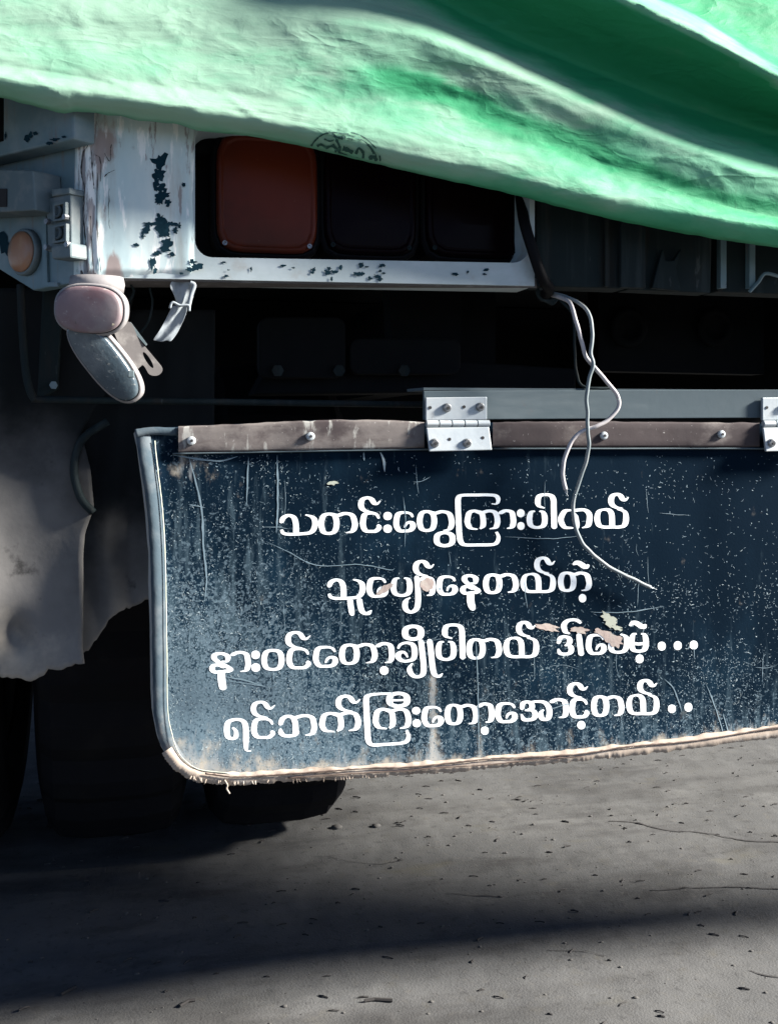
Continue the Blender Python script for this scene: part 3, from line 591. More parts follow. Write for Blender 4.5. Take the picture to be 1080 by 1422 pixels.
# rail above with hinges
b = M_(); rt = [(588,543),(1080,541),(2060,538)]
b.prism([at(588,543,.004), at(1080,541,.004), at(2050,zpx(2050,.946,.004),.004), at(2050,zpx(2050,.90,.004),.004), at(1080,580,.004), at(588,583,.004)], Vector((0, .006, 0)))
link('flap_rail', b, m_rail, T, bevel=.001)
b = M_(); b.prism([at(565,544,.05), at(588,542,.012), at(2050,zpx(2050,.948,.012),.012), at(2050,zpx(2050,.948,.012),.06), at(588,545,.06)], Vector((0, 0, .004))); link('rail_ledge', b, m_rail, T)
def hinge(x0, label):
    h = bpy.data.objects.new('hinge', None); SC.collection.objects.link(h); setpar(h, T); h['label'] = label
    b = M_(); b.prism([at(x, y, -.004) for x, y in [(x0,552),(x0+85,551),(x0+85,583),(x0,584)]], Vector((0, .006, 0))); link('upper_leaf', b, m_hinge, h, bevel=.0012)
    b = M_(); b.prism([at(x0+1,594,-.019), at(x0+88,593,-.019), at(x0+92,625,-.0235), at(x0+5,627,-.0235)], Vector((0, .0045, 0))); link('lower_leaf', b, m_hinge, h, bevel=.0012)
    for i in range(5):
        q = M_(); a = at(x0+i*17.7+.6, 588.5-i*.1, -.014); c = at(x0+(i+1)*17.7-.6, 588.5-i*.1, -.014); q.tube([a, a+(c-a)*.03, c-(c-a)*.03, c], lambda t: .0052 if .01 < t < .99 else .0045, 18); link('knuckle', q, m_hinge, h)
    for (x, y) in [(x0+29,566),(x0+75,565),(x0+12,615),(x0+57,615)]:
        Y = -.004 if y < 590 else -.0215; c = at(x, y, Y); q = M_()
        q.lathe(c, Vector((0, -1, -.15)), Vector((1, 0, 0)), [(.0065, -.001), (.0065, .003), (.005, .0048), (.003, .0048)], 12); q.lathe(c+Vector((.001, -.0048, -.0008)), Vector((0, -1, 0)), Vector((1, 0, 0)), [(.0022, 0), (.0022, .001)], 8, 1); link('screw', q, [m_screw, m_hole], h)
    for (x, y, Y) in [(x0+6,566,-.0042),(x0+53,565,-.0042),(x0+33,610,-.0213),(x0+79,608,-.0211)]:
        q = M_(); q.lathe(at(x, y, Y), Vector((0, -1, 0)), Vector((1, 0, 0)), [(.0024, 0), (.0024, .0006)], 10); link('screw_hole', q, m_hole, h)
hinge(591, 'zinc plated hinge at the centre of the flap'); hinge(1058, 'zinc plated hinge at the right edge of the view'); hinge(1500, 'zinc plated hinge far to the right')

# ---- lettering: strokes drawn with a broad pen
class Pen:
    def __init__(s, a=4.6, b=2.35): s.M = M_(); s.a = a; s.b = b; s.k = 0
    def stroke(s, pts, closed=False, a=None, b=None, taper=(1, 1), raw=False, n=7):
        a = a or s.a; b = b or s.b
        P = catmull(pts, n, closed); k = len(P); vs = []; base = .00034+s.k*.000012; s.k = (s.k+1) % 16
        for i, (x, y) in enumerate(P):
            if closed: p0, p1 = P[(i-1) % k], P[(i+1) % k]
            else: p0, p1 = P[max(0, i-1)], P[min(k-1, i+1)]
            dx, dy = p1[0]-p0[0], p1[1]-p0[1]; l = math.hypot(dx, dy) or 1; nx_, ny_ = -dy/l, dx/l
            t = i/(k-1); f = 1
            if not closed: f = min(1, taper[0]+t*5*(1-taper[0]) if taper[0] < 1 else 1, taper[1]+(1-t)*5*(1-taper[1]) if taper[1] < 1 else 1)
            h = math.sqrt((a*nx_)**2+(b*ny_)**2)*f; ox, oy = a*a*nx_/ (math.sqrt((a*nx_)**2+(b*ny_)**2)) *f*.55+nx_*h*.45, b*b*ny_/(math.sqrt((a*nx_)**2+(b*ny_)**2))*f*.55+ny_*h*.45
            j = .35*noise.noise((x*.2, y*.2, 2)); e = base+.00001*t
            for sg in (-1, 1):
                qx, qy = x+sg*ox*(1+.1*j), y+sg*oy*(1+.1*j)+j*.3; vs.append(at(qx, qy, Yf(qx, qy)-e))
        fs = [(2*i, 2*i+1, 2*((i+1) % k)+1, 2*((i+1) % k)) for i in range(k if closed else k-1)]
        s.M.add(vs, fs)
        if not closed:
            for (x, y), f in ((P[0], taper[0]), (P[-1], taper[1])):
                if f > .5:
                    q = [at(x+.8*a*f*math.cos(w_), y+b*f*math.sin(w_), Yf(x, y)-base-.000013) for w_ in [2*math.pi*j/10 for j in range(10)]]
                    s.M.add(q, [tuple(range(10))])
def Z(ox, oy, sc): return lambda pts: [(ox+x/sc, oy+y/sc) for x, y in pts]
G = {
 'o': [([(.5,0),(.88,.1),(1,.5),(.88,.9),(.5,1),(.12,.9),(0,.5),(.12,.1)], 1, (1,1))],
 'tha': [([(0,.34),(.06,.12),(.2,0),(.36,.1),(.43,.42),(.44,.95)], 0, (.8,1)), ([(0,.74),(.06,.93),(.24,1),(.6,1),(.88,.94),(1,.65),(1,.3),(.9,.1),(.72,.0)], 0, (.5,.4))],
 'ta': [([(.22,0),(.4,.1),(.46,.5),(.4,.9),(.22,1),(.06,.9),(0,.5),(.06,.1)], 1, (1,1)), ([(.3,.02),(.5,.08),(.7,0),(.92,.1),(1,.45),(1,.72),(.92,.94),(.74,1.0)], 0, (1,.3))],
 'aa': [([(-.1,.12),(.2,.02),(.5,0),(.88,.1),(1,.45),(1,.72),(.85,.94),(.45,1.0)], 0, (1,.3))],
 'nga': [([(1,.3),(.85,.08),(.5,0),(.12,.08),(0,.45),(.02,.75),(.18,.97),(.5,1),(.8,.98),(1,.82),(.98,.68)], 0, (.4,.8))],
 'asat': [([(.62,1),(.3,.92),(.06,.72),(.0,.4),(.1,.1),(.36,.0),(.55,.1),(.68,.34),(.82,.42),(1.02,.2)], 0, (.6,.2))],
 'e': [([(1,.25),(.85,.06),(.5,0),(.12,.08),(0,.45),(.02,.75),(.2,.98),(.5,1),(.82,.97),(1,.8),(.98,.6),(.8,.52),(.6,.62),(.5,.82)], 0, (.4,.3))],
 'ka': [([(.44,.12),(.24,0),(.06,.1),(0,.45),(0,.7),(.1,.95),(.34,1.02)], 0, (1,.4)), ([(.3,.02),(.46,.1),(.52,.4),(.52,.8),(.42,1.0)], 0, (1,.4)), ([(.48,.1),(.72,0),(.92,.08),(1,.4),(1,.7),(.93,.92),(.74,1.0)], 0, (1,.3))],
 'pa': [([(.36,.02),(.1,.1),(0,.5),(.1,.88),(.5,1),(.9,.88),(1,.5),(.9,.1),(.64,.02)], 0, (.5,.5))],
 'aatall': [([(.42,.40),(.08,.34),(0,.2),(.1,.04),(.45,0),(.8,.03),(.95,.15),(.97,.4),(1,.98)], 0, (.4,1))],
 'ya': [([(.3,.0),(.07,.12),(0,.5),(.06,.88),(.22,1),(.5,1),(.78,1),(.95,.88),(1,.5),(.95,.15),(.72,.0)], 0, (.6,.6)), ([(.22,.02),(.4,.06),(.5,.3),(.52,.95)], 0, (.6,1))],
 'ring': [([(.5,0),(1,.2),(1,.8),(.5,1),(0,.8),(0,.2)], 1, (1,1))],
 'na': [([(.5,.42),(.78,.42),(.82,.14),(.5,0),(.16,.06),(.12,.26),(.36,.48),(.7,.66),(1,.86),(.86,.98)], 0, (.4,.8)), ([(.95,.92),(.5,.98),(.14,1),(0,.84),(.08,.66),(.34,.62),(.6,.72)], 0, (1,1))],
 'kha': [([(0,.32),(.15,.1),(.5,0),(.88,.1),(1,.45),(.94,.85),(.6,.99),(.25,.98),(.02,.8),(.05,.6),(.26,.5),(.45,.58),(.58,.8)], 0, (.4,.3))],
 'da': [([(.02,.36),(.16,.08),(.45,0),(.78,.06),(.88,.26),(.74,.46),(.48,.52)], 0, (.7,.4)), ([(.6,.48),(.9,.54),(1,.74),(.88,.94),(.5,1),(.14,.95),(0,.7)], 0, (.6,.3))],
 'ma': [([(.34,.02),(.1,.1),(0,.5),(.1,.9),(.5,1),(.9,.9),(1,.5),(.9,.1),(.66,.02)], 0, (.5,.5)), ([(.1,.56),(.5,.6),(.9,.56)], 0, (1,1))],
 'ra': [([(.3,.42),(.46,.6),(.46,.9),(.25,1),(.04,.86),(0,.4),(.12,.1),(.5,0),(.82,.08),(.96,.35),(.98,.9),(.98,1.35),(1.02,1.6),(1.25,1.64)], 0, (.5,.3))],
 'bha': [([(0,.4),(.06,.14),(.2,0),(.38,.1),(.45,.45),(.45,.95)], 0, (.8,1)), ([(0,.62),(.03,.86),(.15,1),(.4,.98),(.5,.8)], 0, (.4,1)), ([(.4,.1),(.7,0),(.93,.1),(1,.45),(1,.72),(.93,.94),(.74,1.0)], 0, (1,.3))],
 'a': [([(.02,.4),(.06,.1),(.22,.02),(.36,.12),(.38,.34),(.26,.46),(.12,.48)], 0, (.7,.4)), ([(.22,.46),(.42,.5),(.5,.72),(.42,.94),(.22,1),(.08,.95),(.0,.68)], 0, (.6,.3)), ([(.3,.04),(.56,0),(.84,.06),(1,.4),(.98,.85),(.84,.98),(.72,.88),(.7,.6),(.8,.44)], 0, (.6,.4))],
}
def g(pen, name, T_, x0, x1, y0, y1, a=None, b=None, tilt=0):
    (X0, Y0), (X1, Y1) = T_([(x0, y0), (x1, y1)]); A_ = a or pen.a; B_ = b or pen.b
    if name in ('ring',): A_, B_ = a or 3.4, b or 3.4; A_ = min(A_, (X1-X0)/2-.9); B_ = min(B_, (Y1-Y0)/2-1.2)
    for pts, closed, tp in G[name]:
        q = [(X0+A_+x*(X1-X0-2*A_), Y0+B_+y*(Y1-Y0-2*B_)-tilt*(x-.5)*(X1-X0)) for x, y in pts]
        pen.stroke(q, bool(closed), A_, B_, tp)
def line(label, fn, a=4.0, b=1.95):
    p = Pen(a, b); fn(p); o = recalc(link('painted_lettering', p.M, m_letter, flap)); o['label'] = label; return o
TA, TB = Z(370,670,4.154), Z(620,670,4.154)
def L1f(p):
    t = .03; g(p,'tha',TA,70,295,180,305,tilt=t); g(p,'ta',TA,300,525,172,300,tilt=t); g(p,'nga',TA,540,665,168,290); g(p,'asat',TA,528,672,80,182)
    g(p,'ring',TA,675,722,170,217); g(p,'ring',TA,675,722,243,290); g(p,'e',TA,732,860,165,288); g(p,'ta',TA,866,1083,160,285); g(p,'ring',TA,968,1085,280,374,a=4.2,b=2.2)
    p.stroke(TB([(258,122),(285,124),(297,104),(288,80),(255,72),(170,72),(90,74),(68,88),(65,120),(68,200),(74,310),(85,348),(110,360),(180,360),(265,358),(292,342),(298,312),(286,285)]), taper=(.3,.5), n=5)
    g(p,'ka',TB,104,308,156,276); g(p,'aa',TB,300,400,155,273); g(p,'ring',TB,405,448,154,200); g(p,'ring',TB,407,448,228,274)
    g(p,'pa',TB,460,582,155,268); g(p,'aatall',TB,508,636,62,272)
    # this letter is half worn away where the cable rubs
    p.stroke(TB([(716,160),(682,165),(660,200),(660,228),(680,258),(722,262)]), taper=(.6,.6)); p.stroke(TB([(728,162),(790,158),(820,180),(822,220),(812,250),(780,262)]), taper=(1,.3)); p.stroke(TB([(736,180),(745,215),(752,262)]), taper=(.5,.7))
    g(p,'ya',TB,850,1050,145,265); g(p,'asat',TB,930,1062,60,158)
line('first line of white Burmese lettering', L1f)
TC_, TD = Z(440,765,5.4), Z(630,765,5.4)
def L2f(p):
    g(p,'tha',TC_,70,362,205,365,tilt=.02); p.stroke(TC_([(248,368),(255,420),(264,478)]), taper=(1,.8)); p.stroke(TC_([(318,365),(328,425),(345,460),(380,470),(410,445)]), taper=(1,.2))
    g(p,'e',TC_,372,535,195,350); g(p,'pa',TC_,552,718,190,345)
    p.stroke(TC_([(748,195),(756,280),(758,380),(745,435),(705,460),(668,440),(660,400),(672,368),(700,350)]), taper=(.9,.3))
    g(p,'aa',TC_,765,888,190,345); g(p,'asat',TC_,718,895,68,198); g(p,'e',TC_,895,1055,183,335)
    g(p,'na',TD,45,205,175,328); p.stroke(TD([(125,320),(126,380),(142,440)]), a=5.2, taper=(1,.7)); g(p,'ta',TD,217,484,168,322,tilt=.02)
    g(p,'ya',TD,498,764,160,315); g(p,'asat',TD,600,775,42,178); g(p,'ta',TD,778,1032,155,308)
    p.stroke(TD([(890,103),(925,88),(955,102),(985,120),(1012,103)]), a=5, b=2.8, taper=(.3,.3)); g(p,'ring',TD,936,990,323,387)
line('second line of white Burmese lettering', L2f)
TE, TF, TG = Z(280,860,4.5), Z(500,860,4.5), Z(740,840,4.5)
def L3f(p):
    g(p,'na',TE,48,202,205,338); p.stroke(TE([(124,330),(126,380),(135,435)]), a=5.4, taper=(1,.9)); g(p,'aa',TE,185,308,198,335); g(p,'ring',TE,312,364,195,248); g(p,'ring',TE,312,366,275,328)
    g(p,'o',TE,373,518,185,322); g(p,'nga',TE,530,685,175,312); g(p,'asat',TE,522,695,73,190); g(p,'e',TE,696,852,165,302)
    g(p,'ta',TF,-132,108,150,283,tilt=.03); g(p,'aa',TF,100,215,143,280); g(p,'ring',TF,124,176,293,347)
    g(p,'kha',TF,218,358,138,270); g(p,'ring',TF,265,395,33,135,a=4.6,b=2.4)
    p.stroke(TF([(380,135),(388,210),(396,290),(390,345),(350,360),(318,340),(308,305),(325,275)]), taper=(1,.3)); p.stroke(TF([(433,132),(443,210),(452,300),(465,345),(492,356),(515,338)]), taper=(1,.2))
    g(p,'pa',TF,470,602,128,260); g(p,'aatall',TF,510,658,26,255); g(p,'ta',TF,662,884,117,250,tilt=.02); g(p,'ya',TF,893,1117,105,242); g(p,'asat',TF,972,1110,10,115)
    g(p,'da',TG,138,256,190,316); p.stroke(TG([(222,178),(200,165),(192,125),(220,97),(270,95),(298,115)]), taper=(.6,.5)); p.stroke(TG([(285,185),(292,250),(300,310)]), taper=(.9,1))
    g(p,'e',TG,328,458,180,312); p.stroke(TG([(500,190),(485,240),(492,285),(530,296),(570,285),(584,245),(578,200),(545,182)]), taper=(.4,.5)); g(p,'ma',TG,596,722,168,298)
    p.stroke(TG([(600,130),(630,110),(660,124),(685,138),(704,122)]), a=5, b=2.6, taper=(.3,.3)); g(p,'ring',TG,640,688,310,364)
    for x, y in ((778,230),(878,227),(978,223)): g(p,'ring',TG,x,x+48,y,y+55)
line('third line of white Burmese lettering ending in three dots', L3f)
TH_, TI, TJ = Z(300,950,4.5), Z(520,940,4.5), Z(740,930,4.5)
def L4f(p):
    g(p,'ra',TH_,50,208,212,350); g(p,'nga',TH_,220,372,208,342); g(p,'asat',TH_,216,384,103,218); g(p,'bha',TH_,384,630,190,330,tilt=.03); g(p,'ka',TH_,646,904,172,302,tilt=.03); g(p,'asat',TH_,746,916,66,180)
    p.stroke(TI([(100,104),(30,106),(-30,114),(-52,135),(-50,210),(-45,320),(-38,400),(-10,425),(60,422),(160,415),(200,402),(212,370),(200,335)]), taper=(.8,.5), n=5)
    g(p,'ka',TI,-10,228,193,330); g(p,'ring',TI,78,218,92,194,a=4.6,b=2.4); p.stroke(TI([(100,146),(148,146),(196,143)]), a=2, b=1.4)
    g(p,'ring',TI,235,284,188,234); g(p,'ring',TI,238,288,265,314); g(p,'e',TI,293,432,180,314); g(p,'ta',TI,436,650,168,302); g(p,'aa',TI,642,748,160,292); g(p,'ring',TI,664,711,310,362); g(p,'e',TI,752,892,157,288)
    g(p,'a',TI,898,1108,145,278); g(p,'aa',TJ,105,222,178,308); g(p,'nga',TJ,225,352,175,304); g(p,'asat',TJ,210,356,78,182); g(p,'ring',TJ,276,324,320,372)
    g(p,'ta',TJ,360,568,160,295); g(p,'ya',TJ,580,788,148,283); g(p,'asat',TJ,648,788,58,160); g(p,'ring',TJ,842,889,218,270); g(p,'ring',TJ,945,992,207,262)
line('fourth line of white Burmese lettering ending in two dots', L4f)
# peeled patches
b = M_(); s = 200; PM = m_peel
def peel(mb, cx, cy, rx, ry, ang=0, rough=.5):
    global s; mb = M_(); blob(mb, cx, cy, rx, ry, Yf, s, 22, ang, rough, .0007+(s-200)*.00004); s += 1; recalc(link('peeled_patch', mb, PM, flap))
peel(b, 593, 812, 9.5, 9, 0, .35); peel(b, 534, 818, 12, 4.5, -.5, .5); peel(b, 760, 871, 14, 5, .15, .5); peel(b, 803, 875, 13, 4.5, .1, .5); peel(b, 838, 880, 14, 5, .4, .5); peel(b, 852, 889, 13, 9, .4, .5)

PM = m_peel2; peel(b, 846, 861, 13, 7.5, .55, .6); peel(b, 856, 872, 8, 3, .3, .6); peel(b, 462, 671, 8, 2.6, -.1, .5)
# scratches and drips
b = M_()
def scr(pts, w_, m=0):
    global s; P = catmull(pts, 8); vs = []; k = len(P)
    for i, (x, y) in enumerate(P):
        a_, c_ = P[max(0, i-1)], P[min(k-1, i+1)]; dx, dy = c_[0]-a_[0], c_[1]-a_[1]; l = math.hypot(dx, dy) or 1
        h = w_*(.35+.9*abs(noise.noise((x*.13, y*.13, s*1.)))+.25)*min(1, 4*min(i, k-1-i)/k+.15); jx = .8*noise.noise((x*.08, y*.08, s))
        for sg in (-1, 1): q = (x+jx-sg*dy/l*h, y+jx+sg*dx/l*h); vs.append(at(q[0], q[1], Yf(*q)-.0006-(s % 40)*.000004))
    b.add(vs, [(2*i, 2*i+1, 2*i+3, 2*i+2) for i in range(k-1)], m); s += 1
scr([(262,632),(272,670),(280,705),(283,760),(287,800),(285,835)], 1.5, 0); scr([(262,700),(285,705)], .7); scr([(370,752),(400,766),(440,785),(500,784),(540,791),(548,789)], .7, 0)
scr([(660,880),(663,940),(664,985),(665,1060)], .8, 0); scr([(528,628),(533,640),(534,655)], 2.0, 1); scr([(505,628),(506,640)], 1.5); scr([(385,632),(386,700),(384,740)], 1.6); scr([(345,635),(343,700)], 1.3)
scr([(922,943),(934,955),(942,975),(946,990)], .8); scr([(980,950),(990,975),(1000,1005),(1004,1020)], .8); scr([(1003,990),(1010,1015),(1014,1030)], .8); scr([(314,940),(345,946),(372,955)], 1.0); scr([(318,946),(350,950),(365,953)], .6)
scr([(240,632),(300,640),(330,634)], 1.5); scr([(700,745),(760,748),(810,744)], .5); scr([(560,690),(563,720),(562,760)], .6); scr([(820,850),(870,850),(920,842)], .7); scr([(760,985),(800,975)], .7)
for i in range(34):
    u = random.uniform(240, 1060); v = random.uniform(640, 1000); 
    if random.random() < .75: L = random.uniform(12, 55); scr([(u, v), (u+random.uniform(-2, 2), v+L*.5), (u+random.uniform(-4, 4), v+L)], random.uniform(.2, .5))
    else: L = random.uniform(15, 50); scr([(u, v), (u+L*.5, v+random.uniform(-3, 3)), (u+L, v+random.uniform(-8, 5))], random.uniform(.3, .6))
link('scratch', b, [m_fleck1, m_fleck2], flap, kind='stuff')
# scuff flecks, thickest low down and to the left
b = M_(); n_ = 0
for i in range(62000):
    u = random.uniform(236, 1120); v = random.uniform(632, 1080)
    if v > bot(u)-12: continue
    h = smooth((v-700)/300); l = 1-smooth((u-230)/450)
    cl = .5+.9*noise.noise((u*.02, v*.02, 7))
    if random.random() > (.09+.5*h+.14*l)*max(.15, cl): continue
    L = random.choice([.5, .6, .7, .9, 1.1, 1.4, 2.4])*random.uniform(.7, 1.2); a_ = random.uniform(0, math.pi); c_ = random.uniform(-1, 1); w_ = random.uniform(.2, .5)
    if random.random() < .2: L *= .7; w_ *= 1.7
    P = [(u+t*L*math.cos(a_)-c_*(1-t*t)*L*.5*math.sin(a_), v+t*L*math.sin(a_)+c_*(1-t*t)*L*.5*math.cos(a_)) for t in (-1, 0, 1)]
    vs = []; e = .00012+random.random()*.00018
    for k_, (x, y) in enumerate(P):
        hw = w_*(1 if k_ == 1 else .45)
        for sg in (-1, 1): vs.append(at(x-sg*math.sin(a_)*hw, y+sg*math.cos(a_)*hw, Yf(x, y)-e))
    r = random.random(); b.add(vs, [(0, 1, 3, 2), (2, 3, 5, 4)], 2 if r < .36-.25*h*l else (0 if r < .84-.2*l else 1)); n_ += 1
link('scuff_fleck', b, [m_fleck1, m_fleck2, m_fleck3], flap, kind='stuff')

# ------------------------------------------------------------ loose cables hanging from the beam
def cable(name, path, r, m, label, core=True, n=7):
    t = empty(name, at(path[0][0], path[0][1], path[0][2]), label, 'cable', 'loose cables dangling over the flap')
    P = [at(x, y, Y) for x, y, Y in catmull(path, n)]
    P = [p+Vector((noise.noise(p*60)*.0012, 0, noise.noise(p*55+Vector((5, 5, 5)))*.0010)) for p in P]
    b = M_(); b.tube(P, r, 9); link('sheath', b, m, t, True)
    if core:
        b = M_(); e = P[-1]; d = (P[-1]-P[-3]).normalized()
        for k in range(4): b.tube([e-d*.003, e+d*.004+Vector((random.uniform(-.0015, .0015), random.uniform(-.001, .001), 0)), e+d*.008+Vector((random.uniform(-.003, .003), -.001, random.uniform(-.002, .002)))], .0007, 5)
        link('bare_strands', b, m_core, t)
    return t
cable('loose_cable', [(757,408,.03),(775,412,.0),(790,420,-.03),(798,440,-.04),(806,470,-.045),(813,495,-.045),(822,507,-.045),(838,525,-.045),(856,548,-.045),(858,565,-.045),(848,580,-.045),(828,592,-.045),(815,596,-.042),(800,605,-.040),(787,625,-.038),(781,650,-.036),(782,668,-.034),(785,680,-.034)], .0031, m_wire, 'pale cable that loops out to the right and ends short above the lettering')
cable('loose_cable', [(750,402,.03),(785,412,-.01),(808,424,-.035),(819,440,-.045),(822,462,-.05),(820,490,-.052),(823,506,-.054),(818,525,-.052),(814,550,-.050),(815,575,-.046),(816,600,-.044),(817,620,-.040),(812,645,-.034),(803,670,-.028),(796,695,-.024),(797,720,-.022),(803,745,-.022),(818,765,-.020),(845,787,-.018),(880,805,-.018),(903,816,-.019)], .0028, m_wire2, 'long grey cable that runs down across the letters and kicks out to the right')
cable('loose_cable', [(752,404,.04),(775,416,.03),(795,438,.02),(797,480,.018),(800,515,.016),(805,533,.012),(820,539,.008),(850,539,.006)], .0022, m_dark2, 'thin dark cable bending above the rail behind the pale ones', core=False)
t = empty('cable_bundle', at(745, 400, .0), 'thick dark cable bundle coming down beside the lamp frame', 'cable')
b = M_(); b.tube([at(x, y, Y) for x, y, Y in catmull([(722,270,.03),(728,310,-.02),(740,350,-.032),(752,385,-.028),(762,402,.0),(752,412,.03)], 6)], .0085, 10); link('sheath', b, m_black, t, True)
b = M_(); [b.tube([at(x, y, .02) for x, y in catmull([(745,402),(748+k*4,412),(760+k*3,418+k*2),(775,412)], 5)], .0028, 6) for k in range(3)]; link('bare_strands', b, m_dark2, t, True)
# torn strip tied below the post
t = empty('torn_strip', at(252, 395, .0), 'pale frayed strip knotted below the lamp frame and hanging free', 'strip')
def clothpoly(rows, name):
    vs = []; n = len(rows[0][1]); fs = []; b = M_(); q = []
    for (y, xs_) in rows:
        for i, x in enumerate(xs_): q.append(at(x, y+i*1.0*(-1)**i*.6, -.01-.006*math.sin(i*2.1+y*.1)-.004*noise.noise((x*.2, y*.2, 0))))
    for j in range(len(rows)-1):
        for i in range(n-1): fs.append((j*n+i, (j+1)*n+i, (j+1)*n+i+1, j*n+i+1))
    b.add(q, fs); o = link(name, b, m_rag, t, True); m = o.modifiers.new('s', 'SOLIDIFY'); m.thickness = .002; o.modifiers.new('sub', 'SUBSURF').render_levels = 2; o.modifiers['sub'].levels = 2
clothpoly([(390,[238,246,255,262,270]),(398,[236,244,254,264,272]),(405,[240,247,254,262,272]),(413,[243,249,254,260,268]),(420,[244,249,253,258,264]),(426,[244,248,252,256,260])], 'knot')
clothpoly([(424,[238,244,250,256,260]),(430,[236,242,249,255,259]),(440,[231,237,244,251,256]),(450,[227,233,240,247,252]),(460,[222,229,236,243,248]),(468,[216,223,230,237,242]),(474,[212,218,225,232,237])], 'tail')
b = M_(); b.tube([at(x, y, -.02) for x, y in catmull([(236,428),(240,420),(250,424),(262,424),(263,432)], 5)], .0018, 6); b.tube([at(x, y, -.018) for x, y in catmull([(262,426),(266,408),(270,396),(264,392)], 5)], .003, 6); link('loop', b, m_rag, t, True)

# ------------------------------------------------------------ tarpaulin over the load
edge = [(-900,40),(-300,95),(-60,120),(0,134),(30,141),(75,154),(92,157),(105,153),(160,159),(200,167),(240,170),(280,181),(350,188),(430,204),(540,231),(620,249),(700,266),(780,287),(850,304),(930,320),(1000,332),(1080,343),(1300,362),(1600,380),(2400,395)]
tl1 = [(x, y-26) for x, y in edge]
tl2 = [(-900,20),(0,88),(300,128),(420,128),(520,108),(600,130),(700,175),(780,205),(850,235),(1000,285),(1080,305),(1400,330),(2400,360)]
tl3 = [(-900,-60),(0,40),(300,30),(420,25),(560,42),(660,80),(760,125),(830,155),(900,190),(1080,250),(1400,300),(2400,330)]
tl4 = [(-900,-200),(0,-120),(400,-90),(560,-25),(660,30),(760,75),(900,130),(1000,165),(1080,190),(1400,260),(2400,290)]
tl5 = [(-900,-330),(0,-300),(400,-230),(600,-130),(760,-62),(880,4),(980,50),(1080,112),(1400,210),(2400,250)]
tl6 = [(x, y-26) for x, y in tl5]
tl7 = [(x, -700) for x in (-900, 0, 2400)]
def lv(L, u): return interp(L, u)
def amp(u):
    r = smooth((u-300)/330)
    base = lambda v_: .0
    return [-.085, -.092, -.076-.002*r, -.055-.034*r, .03-.042*r, .06-.185*r, .07-.07*r, .40]
def yt(v, u, Ys):
    return Ys
NS = [5, 12, 14, 16, 14, 5, 22]
LS = [edge, tl1, tl2, tl3, tl4, tl5, tl6, tl7]
def smoothedge(L, u):
    if L is edge: return interp(L, u)
    return sum(interp(L, u+d) for d in (-60, -30, 0, 30, 60))/5
rows = []
for k in range(7):
    for j in range(NS[k]): rows.append((k, j/NS[k]))
rows.append((6, 1.0))
ut = fr(-900, -40, 30)+fr(-30, 1110, 6)+fr(1130, 2400, 32)
def tpoint(u, k, t, cache={}):
    if u not in cache:
        v = [smoothedge(L, u) for L in LS]
        for i in range(1, 8): v[i] = min(v[i], v[i-1]-6)
        cache[u] = (v, amp(u))
    v, A_ = cache[u]
    V = v[k]+(v[k+1]-v[k])*t
    s_ = smooth(t)*.65+t*.35; Y = A_[k]+(A_[k+1]-A_[k])*s_
    # wrinkles running with the drape
    dd = u*.5-V; al = u+V*.5
    far = smooth((u-0)/900)
    Y += .009*noise.noise((al*.003, (V-u*.33)*.012, 1))+.0016*noise.noise((al*.008, (V-u*.38)*.03, 4))+.0005*noise.noise((al*.03, (V-u*.3)*.10, 7))
    r1 = noise.noise((al*.007, (V-u*.36)*.030, 12)); Y += -.0028*max(0, 1-abs(r1)*6)*(.5+.5*noise.noise((u*.01, V*.02, 2)))
    r2 = noise.noise((al*.02+40, (V-u*.1)*.045, 15)); Y += -.0006*max(0, 1-abs(r2)*5)
    if k == 0: Y += .016*(1-t)**2
    return V, Y
tb = M_(); nn = len(ut); tw = []
for (k, t) in rows:
    for u in ut:
        V, Y = tpoint(u, k, t); Vr = V+(1.6*noise.noise((u*.05, 3, 3)) if (k == 0 and t == 0) else 0); tb.v.append(at(u, Vr, Y)); tw.append((u, V, k, t))
last = tb.v[-nn:]
for (dy, dz) in ((.12, .03), (.5, .03), (1.5, 0), (3.0, 0), (5.3, -.02)):
    for i, p in enumerate(last): tb.v.append(p+Vector((0, dy, dz+.03*noise.noise((p.x*2, dy*2, 0))))); tw.append((ut[i], -900, 6, 1))
R_ = len(tb.v)//nn
tb.f = [(j*nn+i, j*nn+i+1, (j+1)*nn+i+1, (j+1)*nn+i) for j in range(R_-1) for i in range(nn-1)]; tb.m = [0]*len(tb.f)
